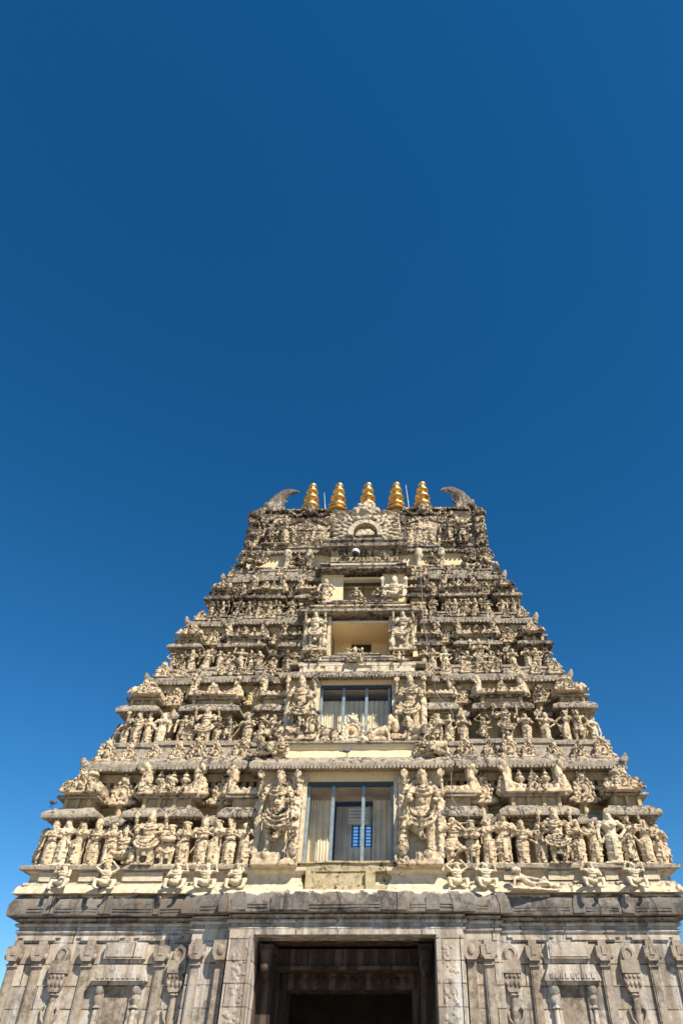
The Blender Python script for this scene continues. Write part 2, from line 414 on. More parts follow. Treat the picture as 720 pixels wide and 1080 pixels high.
    def arm(s, el, ha, r0=.04, fing=True):
        e = S(*el); h = S(*ha)
        g.ell(sh(s), .05*k); g.tube([sh(s), e, h], [.046*k, .037*k, .028*k]); g.ell(e, .038*k)
        d = (Vector(h)-Vector(e)).normalized(); p = Vector(h)+d*.03*k
        g.ell(p, S(.03, .03, .034))
        if fing:
            sd = d.cross(Vector((0,-1,.2))).normalized()
            for q in (-1.5, -.5, .5, 1.5):
                a = p+sd*q*.013*k+d*.02*k; g.tube([a, a+d*(.045-.006*abs(q))*k+Vector((0,-.006*k,0))], [.0085*k, .007*k], n=6)
            g.tube([p-sd*.02*k, p-sd*.04*k+d*.02*k], [.009*k, .007*k], n=6)
        for t in (.45,):
            b = Vector(sh(s)).lerp(Vector(e), t); g.ell(b, S(.055, .055, .018))
        b = Vector(e).lerp(Vector(h), .85); g.ell(b, S(.04, .04, .018))
        return p
    A = arms; hands = {}
    for s in (-1, 1):
        mode = A
        if A == 'hip': mode = 'hip' if s > 0 else 'down'
        if A == 'raised': mode = 'up' if s < 0 else 'hip'
        if A == 'mixed': mode = 'up' if s > 0 else 'hold'
        if mode == 'joined': hands[s] = arm(s, (s*.185, -.06, .63+dz), (s*.03, -.135, .69+dz))
        elif mode == 'hip': hands[s] = arm(s, (s*.25, .0, .65+dz), (s*.15+hipx, -.06, .53+dz))
        elif mode == 'down': hands[s] = arm(s, (s*.195, -.01, .62+dz), (s*.19, -.05, .45+dz))
        elif mode == 'up': hands[s] = arm(s, (s*.25, -.03, .78+dz), (s*.21, -.06, .93+dz))
        elif mode == 'hold': hands[s] = arm(s, (s*.2, -.05, .64+dz), (s*.1, -.15, .66+dz))
        elif mode == 'overhead': hands[s] = arm(s, (s*.25, -.02, .88+dz), (s*.13, -.04, 1.02+dz))
        elif mode == 'flute': hands[s] = arm(s, (s*.23, -.06, .7+dz), (.03+s*.07, -.13, .84+dz))
        elif mode == 'four':
            hands[s] = arm(s, (s*.205, -.06, .64+dz), (s*.17, -.14, .6+dz))
            p = arm(s, (s*.26, .02, .74+dz), (s*.25, -.03, .89+dz))
            g.lathe([(.05*k,-.02*k),(.055*k,0),(.05*k,.02*k)], (p.x, p.y-.01*k, p.z+.05*k), 12, ax='y')
            g.ell((p.x, p.y, p.z+.12*k), S(.022,.022,.03))
    if attr == 'club':
        p = hands[1]; g.tube([p+Vector((0,0,.12*k)), p, (p.x+.03*k, p.y, .2*k), (p.x+.035*k, p.y, .1*k)], [.02*k,.018*k,.022*k,.06*k]); g.ell((p.x+.035*k, p.y, .12*k), S(.06,.06,.08))
    elif attr == 'bow':
        p = hands[-1]; g.tube([(p.x-.02*k, p.y, p.z-.5*k), (p.x-.09*k, p.y, p.z-.25*k), (p.x-.1*k, p.y, p.z), (p.x-.06*k, p.y, p.z+.2*k)], .016*k)
    elif attr == 'lotus':
        p = hands[-1]; g.tube([p, p+Vector((-.02*k, 0, .08*k))], .012*k); g.ell(p+Vector((-.02*k, 0, .1*k)), S(.045,.045,.05))
    elif attr == 'pot':
        g.lathe([(.03*k,0),(.075*k,.03*k),(.085*k,.07*k),(.05*k,.11*k),(.06*k,.13*k)], S(hdx, 0, .985), 12)
    elif attr == 'flute':
        g.tube([S(-.12, -.13, .85), S(.26, -.14, .86)], .014*k)
    elif attr == 'drum':
        g.tube([S(-.13, -.15, .6+dz), S(0, -.16, .6+dz), S(.13, -.15, .6+dz)], [.055*k, .07*k, .055*k], n=10)
    elif attr == 'arch':
        pts = [S(.26*math.cos(a), .06, .62+dz+.45*math.sin(a)) for a in [R(-35)+R(250)*i/14 for i in range(15)]]
        g.tube(pts, .03*k)
        for i, p in enumerate(pts): g.ell((p[0]*1.1, p[1], p[2]+.015*k), S(.035,.03,.035), n=7, m=5)
    elif attr == 'swag':
        for q, z in ((.2, .46), (.17, .5), (.14, .53)):
            g.tube([S(hipx+q*math.cos(a), -.07-.05*math.sin(-a), z+q*.85*math.sin(a)) for a in [R(-180)+R(180)*i/10 for i in range(11)]], (.026 if q == .2 else .018)*k)
    if not seated and not big:
        g.box(*(c*k for c in (-.17, .17, -.13, .12, -.02, .02)))
        g.box(*(c*k for c in (-.09, .09, .03, .2, .02, .8)))              # stucco behind the figure ties it to the wall
    return g.mesh('statue', mat or M_FIG, voxel=voxel, amp=.007, scl=6 if big else 9, amp2=.004 if big else .005, scl2=24, seed=seed)

H0 = 1.5
KINDS = {}
def kind(key, desc, **kw): KINDS[key] = [None, desc, kw]
kind('w_join', 'woman statue with joined hands', female=True, arms='joined', lower='skirt', head='bun', sway=.03)
kind('w_hip', 'woman statue, hand on hip', female=True, arms='hip', lower='skirt', head='bun', sway=.045)
kind('w_lotus', 'woman statue raising a lotus', female=True, arms='raised', lower='skirt', head='crown', attr='lotus', sway=-.04)
kind('w_cap', 'woman statue in a broad cap', female=True, arms='hold', lower='skirt', head='cap', sway=.02)
kind('w_dance', 'dancing statue, one knee lifted', female=True, arms='mixed', lower='dance', head='crown', sway=.04)
kind('m_join', 'crowned statue with joined hands', arms='joined', lower='skirt', head='crown', sway=0)
kind('m_club', 'statue leaning on a club', arms='hip', lower='legs', head='crown', attr='club', sway=-.03)
kind('m_bow', 'statue holding a bow', arms='raised', lower='legs', head='crown', attr='bow', sway=.03)
kind('m_drum', 'drummer statue', arms='hold', lower='legs', head='cap', attr='drum', sway=.01)
kind('m_skirt', 'man statue in pleated skirt', arms='hold', lower='skirt', head='tall', sway=.0)
kind('m_hip', 'man statue with hand on hip', arms='hip', lower='legs', head='bun', sway=.04)
kind('d_four', 'four-armed crowned deity statue', arms='four', lower='legs', head='tall', attr='swag', sway=0)
kind('d_arch', 'arched four-armed deity statue', arms='four', lower='skirt', head='tall', attr='arch', sway=.0)
kind('w_pot', 'woman statue balancing a pot', female=True, arms='overhead', lower='skirt', head='bun', attr='pot', sway=.035)
kind('m_flute', 'flute player statue', arms='flute', lower='dance', head='crown', attr='flute', sway=-.04)
kind('m_over', 'dancing statue, arms overhead', arms='overhead', lower='dance', head='bun', sway=.05)
kind('w_sway', 'swaying woman statue, arm raised', female=True, arms='raised', lower='skirt', head='cap', sway=.06)
kind('s_med', 'seated statue with hands joined', arms='joined', lower='seat', head='crown', sway=0)
kind('s_up', 'squatting attendant statue with raised arms', arms='up', lower='seat', head='bun', sway=0)
kind('s_over', 'squatting attendant statue with arms overhead', arms='overhead', lower='seat', head='flat', sway=0)
kind('s_hold', 'seated statue with hands at the chest', arms='hold', lower='seat', head='cap', sway=0)
kind('s_four', 'seated four-armed deity statue', arms='four', lower='seat', head='tall', attr='arch', sway=0)
for i, (kk, v) in enumerate(KINDS.items()):
    v[0] = figure(H0, seed=i+1, voxel=.0175, **v[2])
KINDS['s_pale'] = [figure(H0, seed=31, voxel=.022, arms='up', lower='seat', head='bun', mat=M_PALE), 'pale squatting statue, arms raised', None]
KINDS['s_pale2'] = [figure(H0, seed=32, voxel=.022, arms='overhead', lower='seat', head='flat', mat=M_PALE), 'pale squatting statue, arms overhead', None]
KINDS['s_pale3'] = [figure(H0, seed=35, voxel=.022, arms='mixed', lower='seat', head='cap', mat=M_PALE), 'pale squatting statue, one arm raised', None]
KINDS['w_pale'] = [figure(H0, seed=33, voxel=.021, female=True, arms='hip', lower='skirt', head='crown', mat=M_PALE), 'pale hand-on-hip woman statue', None]
KINDS['s_bigpale'] = [figure(H0, seed=34, voxel=.02, arms='four', lower='seat', head='tall', mat=M_PALE), 'pale seated four-armed deity statue', None]

def recliner_mesh():
    g = G(); k = 1.2
    g.tube([(-.55*k,-.02,.1),(-.25*k,-.08,.2),(0,-.05,.13),(.25*k,-.02,.22),(.38*k,0,.42)], [.05,.075,.1,.12,.09]); g.ell((.44*k,-.03,.58), (.085,.09,.11)); g.ell((.42*k,-.13,.57),(.02,.03,.035)); g.ell((.52*k,.02,.6),(.09,.08,.08)); g.tube([(.36*k,0,.4),(.42*k,-.01,.5)],[.06,.05])
    g.tube([(0,-.05,.13),(-.18*k,-.12,.36),(-.34*k,-.1,.1)], [.09,.07,.05]); g.tube([(.32*k,0,.38),(.55*k,-.08,.3),(.6*k,-.1,.06)], [.055,.045,.035])
    g.tube([(.32*k,-.05,.36),(.12*k,-.15,.32),(-.08*k,-.14,.3)], [.055,.045,.03]); g.box(-.6*k,.65*k,-.12,.15,-.03,.03); g.ell((.46*k,.03,.69),(.07,.07,.05)); g.tube([(-.5*k,-.08,.12),(-.2*k,-.16,.22),(.05*k,-.15,.16)],[.03,.035,.03])
    return g.mesh('statue', M_PALE, voxel=.022, amp=.014, scl=8, amp2=.006, scl2=28)
KINDS['recline'] = [recliner_mesh(), 'pale reclining statue propped on one arm', None]

def lion_mesh(mat=M_FIG, up=False, seed=5):
    g = G()
    g.tube([(-.5,0,.38),(-.2,0,.42),(.15,0,.46),(.4,0,.62)], [.2,.19,.22,.2]); g.ell((.5,-.04,.86), (.2,.2,.22)); g.ell((.62,-.1,.8), (.13,.12,.11))
    for i in range(9):
        a = 2*PI*i/9; g.ell((.42+.02*math.cos(a), .2*math.sin(a)-.02, .84+.2*math.cos(a)), (.09,.09,.1), n=7, m=5)
    for s in (-1, 1):
        g.tube([(.28,s*.14,.45),(.42,s*.15,.22),(.4,s*.15,.03)], [.1,.07,.07]); g.ell((.48,s*.15,.04), (.11,.07,.05))
        g.ell((-.4,s*.16,.3), (.2,.1,.22)); g.tube([(-.35,s*.17,.2),(-.5,s*.18,.1),(-.3,s*.18,.04)], [.1,.07,.06])
        g.ell((.5,s*.12,1.07), (.05,.04,.08))
    g.tube([(-.62,0,.35),(-.78,0,.55),(-.7,0,.8),(-.55,0,.86)], [.05,.045,.045,.07]); g.ell((0,0,.12),(.5,.17,.14))
    return g.mesh('lion_statue', mat, voxel=.03, amp=.025, scl=6, amp2=.01, scl2=20, seed=seed)
LION = lion_mesh()

TIERN = {1: 'lowest', 2: 'second', 3: 'third', 4: 'fourth'}
ORD = ['first', 'second', 'third', 'fourth', 'fifth', 'sixth', 'seventh', 'eighth', 'ninth']
def statue(k, x, y, z, h, label, group, rz=0, mir=False, name='statue', cat='statue'):
    q = h/H0
    o = put(name, KINDS[k][0], None, (x, y, z), rz, (q*1.27, q*1.2, q), mir)
    return tag(o, label, cat, group)

# ------------------------------------------------------------------ the tower
tower = tag(empty('temple_gateway_tower'), 'tall tapering temple gateway tower of weathered cream stucco on a grey stone base', 'tower')
def hw(o): return 10.49-1.1*o
DEP = 12.0
def plan(o, fr=(), notch=None):
    h = hw(o); p = [(-h, o)]
    items = [(a, b, -d) for a, b, d in fr]
    if notch: items.append((notch[0], notch[1], notch[2]))
    for a, b, d in sorted(items): p += [(a, o), (a, o+d), (b, o+d), (b, o)]
    return p+[(h, o), (h, DEP-o), (-h, DEP-o)]
def fluted(g, x0, x1, y, z, step=.13, r=.055, hgt=.1):
    n = int((x1-x0)/step)
    for i in range(n):
        x = x0+(i+.5)*(x1-x0)/n
        g.box(x-r*.8, x+r*.8, y-.03, y+.06, z-hgt, z+.02)

# --- stone base with its doorway notch
basep = [(-10.16,.3),(-4.62,.3),(-4.62,-.02),(-3.42,-.02),(-3.42,-.28),(-2.66,-.28),(-2.66,7.5),(2.74,7.5),(2.74,-.28),(3.6,-.28),(3.6,-.02),(4.7,-.02),(4.7,.3),(10.16,.3),(10.16,11.7),(-10.16,11.7)]
g = G(); g.sweep(basep, [(0,-.4),(0,0),(0,1.5),(0,3.0),(0,4.1),(0,5.46)], seg=.6)
base = put('stone_base', g.mesh('stone_base', M_STONE, amp=.012, scl=3), tower)
basefull = [p for p in basep if not (p[1] in (7.5,) or (abs(p[0]) in (2.66, 2.74) and p[1] == -.28))]
basefull = [(-10.16,.3),(-4.62,.3),(-4.62,-.02),(-3.42,-.02),(-3.42,-.28),(3.6,-.28),(3.6,-.02),(4.7,-.02),(4.7,.3),(10.16,.3),(10.16,11.7),(-10.16,11.7)]
g = G(); g.sweep(basefull, [(0,5.463),(.05,5.463),(.07,5.50),(.05,5.545),(-.01,5.555),(-.01,5.63),(.09,5.645),(.11,5.69),(.09,5.73),(0,5.745),(0,5.8),(.06,5.81),(.06,5.86),(0,5.9)], seg=.5)
def teeth(g, x0, x1, y):
    n = int((x1-x0)/.16)
    for i in range(n):
        x = x0+(i+.5)*(x1-x0)/n; g.ell((x, y, 5.775), (.06, .05, .035), n=6, m=4)
teeth(g, -3.4, 3.58, -.28); teeth(g, -10.1, -4.65, .3); teeth(g, 4.72, 10.1, .3)
for x0, x1, yy in ((-9.9,-8.9,.3),(-8.1,-6.9,.3),(-6.3,-5.1,.3),(5.1,6.2,.3),(6.9,8.2,.3),(8.7,9.8,.3)):
    g.box(x0, x1, yy-.075, yy+.02, 5.27, 5.34); g.box(x0-.15, x1+.15, yy-.05, yy+.02, 5.34, 5.40)
put('base_frieze', g.mesh('base_frieze', M_STONE, amp=.012, scl=3), base)
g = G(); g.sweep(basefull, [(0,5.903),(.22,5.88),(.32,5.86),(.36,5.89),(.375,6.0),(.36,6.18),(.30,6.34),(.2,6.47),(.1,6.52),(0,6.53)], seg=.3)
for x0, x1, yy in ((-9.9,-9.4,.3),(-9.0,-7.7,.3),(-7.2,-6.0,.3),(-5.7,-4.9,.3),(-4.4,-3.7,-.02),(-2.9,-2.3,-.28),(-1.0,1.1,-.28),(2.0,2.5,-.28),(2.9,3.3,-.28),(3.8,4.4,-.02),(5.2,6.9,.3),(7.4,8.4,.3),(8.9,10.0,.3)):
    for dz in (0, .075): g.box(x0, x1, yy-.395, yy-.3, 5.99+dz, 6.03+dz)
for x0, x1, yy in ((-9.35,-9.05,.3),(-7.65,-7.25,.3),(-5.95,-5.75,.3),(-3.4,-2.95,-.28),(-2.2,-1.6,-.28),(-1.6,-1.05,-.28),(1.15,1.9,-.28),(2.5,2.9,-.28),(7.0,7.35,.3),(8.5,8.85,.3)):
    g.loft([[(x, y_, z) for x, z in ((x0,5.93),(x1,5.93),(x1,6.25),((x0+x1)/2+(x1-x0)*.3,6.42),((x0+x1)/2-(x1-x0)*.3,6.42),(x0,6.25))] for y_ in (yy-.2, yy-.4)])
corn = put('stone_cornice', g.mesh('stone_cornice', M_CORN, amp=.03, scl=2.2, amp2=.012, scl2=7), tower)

# --- pilasters, vase pilasters and wall niches of the base
def pilaster_mesh(w, fancy=0):
    g = G()
    g.box(-w/2, w/2, -.1, .02, -.2, 4.78); g.box(-w*.36, w*.36, -.125, -.02, -.2, 4.7)
    g.box(-w*.62, w*.62, -.17, .02, 4.78, 4.86); g.box(-w*.5, w*.5, -.13, .02, 4.86, 4.93)
    g.prism([(-w*.55,4.93),(w*.55,4.93),(w*.85,5.05),(w*.95,5.12),(w*.95,5.3),(-w*.95,5.3),(-w*.95,5.12),(-w*.85,5.05)], -.27, .02)
    for s in (-1, 1): g.ell((s*w*.82, -.16, 5.05), (w*.28, .12, .09))
    g.box(-w*.28, w*.28, -.3, -.2, 5.07, 5.3); g.box(-w*.5, w*.5, -.13, .02, 5.3, 5.46)
    return g.mesh('pilaster', M_CARVED, amp=.012, scl=5, amp2=.004)
PM = pilaster_mesh(.36)
for x, y in ((-9.22,.3),(-7.72,.3),(-5.5,.3),(-9.98,.3),(5.67,.3),(7.75,.3),(9.17,.3),(9.98,.3),(-4.36,-.02),(4.3,-.02)):
    put('pilaster', PM, base, (x, y, -.2), 0, (.68,.9,1))
def vase_pilaster():
    g = G()
    g.lathe([(.1,-.2),(.11,1.0),(.12,3.6),(.1,3.85),(.18,3.9),(.14,3.96)], (0,-.03,0), 12, sy=.9)
    g.prism([(-.16,3.96),(.16,3.96),(.27,4.1),(.3,4.3),(.24,4.42),(-.24,4.42),(-.3,4.3),(-.27,4.1)], -.2, .02)
    for i in range(4):
        g.ell((-.22+.147*i, -.19, 4.16), (.07,.07,.08)); g.ell((-.22+.147*i, -.2, 4.34), (.06,.05,.05))
    g.box(-.33,.33,-.24,.02,4.42,4.5); g.prism([(-.34,4.5),(.34,4.5),(.32,4.74),(-.32,4.74)], -.22, .02)
    g.prism([(-.28,4.74),(.28,4.74),(.27,4.9),(.18,5.06),(.0,5.16),(-.18,5.06),(-.27,4.9)], -.14, .02)
    g.lathe([(.2,0),(.22,.05),(.14,.06),(.13,.02),(.01,.02)], (0,-.14,4.9), 16, ax='y')
    for s in (-1, 1): g.tube([(s*.1,-.04,3.2),(s*.25,-.05,3.35),(s*.3,-.05,3.55),(s*.2,-.05,3.62)], [.05,.05,.045,.03])
    return g.mesh('vase_pilaster', M_CARVED, amp=.014, scl=6, amp2=.006)
VM = vase_pilaster()
for x, y in ((-8.5,.3),(-4.95,.3),(4.98,.3),(8.46,.3)): put('vase_pilaster', VM, base, (x, y, 0), 0, (.82,.9,1))
def wall_niche(x, y, deep):
    g = G(); g.box(-.62,.62,-.2,.02,4.78,5.2); g.box(-.56,.56,-.23,-.1,4.83,5.15); g.box(-.5,.5,-.1,.02,4.66,4.78)
    g.prism([(-.66,4.62),(-.8,4.3),(-.82,4.22),(.82,4.22),(.8,4.3),(.66,4.62)], -.32, .02)
    for i in range(9): g.box(-.6+.15*i-.05, -.6+.15*i+.05, -.345, -.2, 4.28, 4.4)
    g.box(-.76,.76,-.22,.02,4.12,4.22)
    for s in (-1, 1):
        g.lathe([(.085,-.2),(.085,3.2),(.07,3.55),(.11,3.6),(.07,3.66),(.13,3.8),(.1,3.9),(.16,3.98),(.16,4.12)], (s*.55,-.08,0), 12)
        g.box(s*.43-.04, s*.43+.04, -.1, .02, -.2, 4.12)
    n = put('wall_niche', g.mesh('wall_niche', M_STONE, amp=.012, scl=5, amp2=.004), base, (x, y, 0))
    g = G(); g.box(-.39,.39,-.03,.01,-.2,3.0); g.box(-.39,.39,-.025,.01,3.02,4.118); put('niche_panel', g.mesh('niche_panel', M_CARVED, amp=.006, scl=4), n)
wall_niche(-6.6,.3,0); wall_niche(6.7,.3,0)

# --- doorway
door = put('doorway', None, tower)
g = G(); g.box(-3.6,3.75,-.26,.9,5.2,5.3); 
for s, x0, x1 in ((-1,-3.38,-2.67),(1,2.76,3.56)):
    gj = G(); gj.box(x0, x1, -.42, -.25, -.2, 5.325)
    for i in range(11):
        z = .2+i*.46; xm = (x0+x1)/2
        for q in range(9): gj.ell((xm+rng.uniform(-.22,.22), -.42, z+rng.uniform(-.22,.22)), (rng.uniform(.03,.08),.022,rng.uniform(.04,.1)), n=7, m=5)
    for xx in (x0+.05, x1-.05): gj.box(xx-.04, xx+.04, -.455, -.3, -.2, 5.315)
    put('door_jamb', gj.mesh('door_jamb', M_STONE, amp=.01, scl=4), door)
    gj = G(); xc = (x0-.22 if s < 0 else x1+.22)
    gj.box(xc-.13, xc+.13, -.2, .0, -.2, 4.7); gj.prism([(xc-.14,4.7),(xc+.14,4.7),(xc+.24,4.85),(xc+.24,5.2),(xc-.24,5.2),(xc-.24,4.85)], -.36, 0); gj.ell((xc,-.34,4.95),(.12,.08,.16))
    put('carved_pilaster', gj.mesh('carved_pilaster', M_CARVED, amp=.01, scl=5), door)
g = G(); g.box(-3.4,3.58,-.40,.5,5.33,5.46); g.box(-2.64,2.72,.5,7.4,5.3,5.46)
put('lintel', g.mesh('lintel', M_STONE, amp=.01, scl=3), door)
M_PASS_SHADE = stone('shade_dark_stone', c4(.05,.037,.027), c4(.026,.02,.015), c4(.06,.05,.042), c4(.018,.015,.012), -.25, brick=False)  # stone colour darkened to paint the shade of the passage
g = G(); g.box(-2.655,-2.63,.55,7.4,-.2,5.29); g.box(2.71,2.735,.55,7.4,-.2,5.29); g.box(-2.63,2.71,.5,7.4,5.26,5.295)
put('passage_shade_lining', g.mesh('passage_shade_lining', M_PASS_SHADE, amp=.004), door)  # dark sheets added over the passage walls and soffit as painted shade
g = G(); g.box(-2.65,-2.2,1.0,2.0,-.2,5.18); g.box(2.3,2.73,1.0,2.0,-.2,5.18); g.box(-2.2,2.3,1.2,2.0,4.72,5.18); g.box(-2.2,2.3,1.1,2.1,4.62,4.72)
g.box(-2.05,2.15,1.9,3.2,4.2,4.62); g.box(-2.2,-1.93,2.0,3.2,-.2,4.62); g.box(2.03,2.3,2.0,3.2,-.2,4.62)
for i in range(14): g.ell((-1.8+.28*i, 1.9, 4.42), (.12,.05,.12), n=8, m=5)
put('inner_door_frame', g.mesh('inner_door_frame', M_PASS_SHADE, amp=.012, scl=4), door)
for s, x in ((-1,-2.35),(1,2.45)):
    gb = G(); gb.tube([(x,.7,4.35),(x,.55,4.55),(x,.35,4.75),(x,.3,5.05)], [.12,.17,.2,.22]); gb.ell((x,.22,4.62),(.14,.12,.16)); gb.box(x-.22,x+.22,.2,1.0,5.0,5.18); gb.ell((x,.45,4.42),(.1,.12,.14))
    put('bracket', gb.mesh('bracket', M_PASS_SHADE, voxel=.035, amp=.02, scl=6), door)
g = G(); g.box(-2.6,2.7,3.2,3.3,-.2,5.3); g.box(-1.93,2.03,3.19,3.34,-.2,4.2)
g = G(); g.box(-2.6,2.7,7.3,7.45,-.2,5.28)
put('passage_end_shade', g.mesh('passage_end_shade', M_BLACK), door)  # black sheet closing the passage, painted as its dark depth

# --- plinth below the lowest figures
pl1 = plan(.25)
g = G(); g.sweep(pl1, [(0,6.5),(.34,6.5),(.30,6.62),(.24,6.74),(.16,6.78),(.16,6.84),(.06,6.87),(.06,7.1),(.14,7.13),(.16,7.17),(0,7.17)], seg=.35)
for x0, x1 in ((-9.9,-9.3),(-8.6,-8.0),(-7.2,-5.9),(5.0,5.6),(6.4,7.2),(8.2,8.6),(9.4,9.9)):
    g.box(x0, x1, .05, .2, 6.87, 7.12); 
plinth = put('plinth', g.mesh('plinth', M_PALE, amp=.02, scl=2.5, amp2=.006), tower)
g = G(); g.sweep(pl1, [(0,7.172),(.3,7.172),(.35,7.19),(.36,7.28),(.32,7.31),(0,7.315)], seg=.3)
put('plinth_ledge', g.mesh('plinth_ledge', M_LEDGE, amp=.02, scl=2.5, amp2=.008), plinth)

# --- tiers:  f floor, n next floor, Y figure line, W wall inset, ce cornice edge inset, cz cornice lower edge, ez eave, sz slab, rz roof top, fh figure height
TI = {1: dict(f=7.315, n=11.75, Y=.1, W=1.35, ce=.55, cz=10.62, e0=8.84, e1=9.2, s=9.55, r=10.62, fh=1.42, ov=.5, hw=10.35),
      2: dict(f=11.75, n=15.28, Y=1.1, W=2.15, ce=1.57, cz=14.52, e0=13.1, e1=13.42, s=13.68, r=14.5, fh=1.22, ov=.41, hw=9.28),
      3: dict(f=15.28, n=18.38, Y=2.02, W=2.9, ce=2.34, cz=17.72, e0=16.42, e1=16.68, s=16.9, r=17.68, fh=1.02, ov=.35, hw=8.24),
      4: dict(f=18.38, n=21.5, Y=2.8, W=3.75, ce=3.23, cz=20.72, e0=19.44, e1=19.68, s=19.86, r=20.68, fh=.92, ov=.31, hw=7.38)}
NOTCH = {1: (-1.5, 1.5, 2.2), 2: (-1.42, 1.38, 2.0), 3: (-1.3, 1.2, 3.0), 4: (-.95, .9, 2.0)}
for t, T in TI.items():
    W = T['W']; nx = 12-2*W
    g = G(); g.sweep(plan(W, (), NOTCH[t]), [(0,T['f']-.25),(0,T['f']+.8),(0,T['cz']-.9),(0,T['cz']-.02)], seg=.6)
    wall = put('tier_wall', g.mesh('tier_wall', M_WALL, amp=.015, scl=2), tower)
    z = T['cz']-.52
    hh = hw(W)
    for (x0, x1) in ((-hh, -2.7), (2.7, hh)):
        sx = -1 if x0 < 0 else 1; g = G()
        n = int((x1-x0)/.27)
        for i in range(n):
            x = x0+(i+.5)*(x1-x0)/n; g.box(x-.075, x+.075, W-.32, W+.02, z, z+.2)
        g.box(x0-.1 if x0 < 0 else x0, x1 if x0 < 0 else x1+.1, W-.35, W+.02, z-.12, z+.004); g.box(x0-.12 if x0 < 0 else x0, x1 if x0 < 0 else x1+.12, W-.38, W+.02, z+.196, z+.48)
        g.box(x0, x1, W-.05, W+.02, z-.7, z-.62)
        m = int((DEP-2*W)/.27)
        for i in range(m):
            y = W+(i+.5)*(DEP-2*W)/m; g.box(sx*hh-.3, sx*hh+.3, y-.075, y+.075, z, z+.2)
        g.box(sx*hh-.33, sx*hh+.33, W-.32, DEP-W, z-.12, z+.002); g.box(sx*hh-.36, sx*hh+.36, W-.34, DEP-W, z+.198, z+.478)
        put('dentil_frieze', g.mesh('dentil_frieze', M_WALL, amp=.01, scl=3), wall)
    ov = W-T['ce']; cz = T['cz']; n_ = T['n']; gap = n_-cz
    g = G(); hn = TI[t+1]['hw'] if t < 4 else 6.6; jut = .17*hn/9.3
    fr = [(-hn*.745,-hn*.49,jut),(hn*.49,hn*.745,jut)]; pw = plan(W, fr)
    g.sweep(pw, [(0,cz),(ov-.12,cz-.04),(ov-.02,cz-.02),(ov,cz+.03),(ov,cz+.19),(ov-.06,cz+.24),(ov*.72,cz+gap*.42),(ov*.6,cz+gap*.46),(ov*.52,cz+gap*.82),(ov*.6,cz+gap*.84),(ov*.6,n_-.02),(ov*.55,n_),(0,n_+.004)], seg=.3)
    h = hw(W)
    for (a, b, q) in ((-h-ov, -hn*.745-ov, 0), (-hn*.745-ov, -hn*.49+ov, jut), (-hn*.49+ov, -2.9, 0), (2.9, hn*.49-ov, 0), (hn*.49-ov, hn*.745+ov, jut), (hn*.745+ov, h+ov, 0)):
        if b-a > .2: fluted(g, a+.03, b-.03, W-ov-q, cz+.02, step=.15, r=.06, hgt=.09)
    for sx in (-1, 1):
        m = int((DEP-2*W+2*ov)/.3)
        for i in range(m):
            y = W-ov+.1+i*.3; g.box(sx*(h+ov)-.05, sx*(h+ov)+.03, y-.06, y+.06, cz-.07, cz+.03)
        g.tube([(sx*(h+ov*.85), T['ce']+.08, cz+.15), (sx*(h+ov*1.0), T['ce']+.02, cz+.3), (sx*(h+ov*1.04), T['ce'], cz+.46)], [.15,.12,.05])
    led = put('ledge_cornice', g.mesh('ledge_cornice', M_LEDGE, amp=.03, scl=2.2, amp2=.012, scl2=8), tower)
    T['ledge'] = led; T['wall'] = wall
    mr = [.24, .2, .16, .14][t-1]
    md = medallion(mr, M_FIG, lion=True, seed=t)
    hN = TI[t+1]['hw'] if t < 4 else 6.6
    for fx in (.985, .89, .79, .69, .615, .54, .445, .36):
        for s in (-1, 1):
            if t == 4 and fx in (.89, .54, .69): continue
            jj = jut if .5 < fx < .74 else 0
            put('medallion', md, led, (s*fx*hN, W-ov*.74-jj, cz+.27+.1*gap*(1 if fx != .615 else .8)), 0, 1.15 if fx in (.615, .985, .445) else .9)

BAYS = {}
def body_geo(g, w, d, zt, npil=3, top=.22):
    g.box(-w/2, w/2, 0, d, -.02, zt)
    g.box(-w/2-.05, w/2+.05, -.06, d, zt-top, zt-top+.07); g.box(-w/2-.08, w/2+.08, -.09, d, zt-.09, zt-.003)
    for i in range(npil):
        x = -w/2+.07+(w-.14)*i/(npil-1)
        g.box(x-.055, x+.055, -.05, .02, 0, zt-top-.1); g.box(x-.09, x+.09, -.1, .02, zt-top-.1, zt-top-.002)
def slabs(g, x0, x1, ov, e0, e1, seed):
    r_ = random.Random(seed+77); n = max(1, round((x1-x0)/.62)); eh = e1-e0
    for i in range(n):
        a, b = x0+(x1-x0)*i/n, x0+(x1-x0)*(i+1)/n-(.02 if i < n-1 else 0); q = r_.uniform(-.012,.02)
        ia = eh*.75 if i == 0 else 0; ib = eh*.75 if i == n-1 else 0
        pr = [(-ov*.3, e0-.01),(-ov-.02, e0-.025),(-ov-.035, e0+.02),(-ov-.03, e0+eh*.3),(-ov*.8-.03, e0+eh*.66),(-ov*.42-.03, e1+.0),(-ov*.3, e1-.02)]
        k = [0,0,0,.25,.6,1,1]
        g.loft([[(a+ia*t+.0, y-q, z+q*.5) for (y, z), t in zip(pr, k)], [(b-ib*t, y-q, z+q*.5) for (y, z), t in zip(pr, k)]])
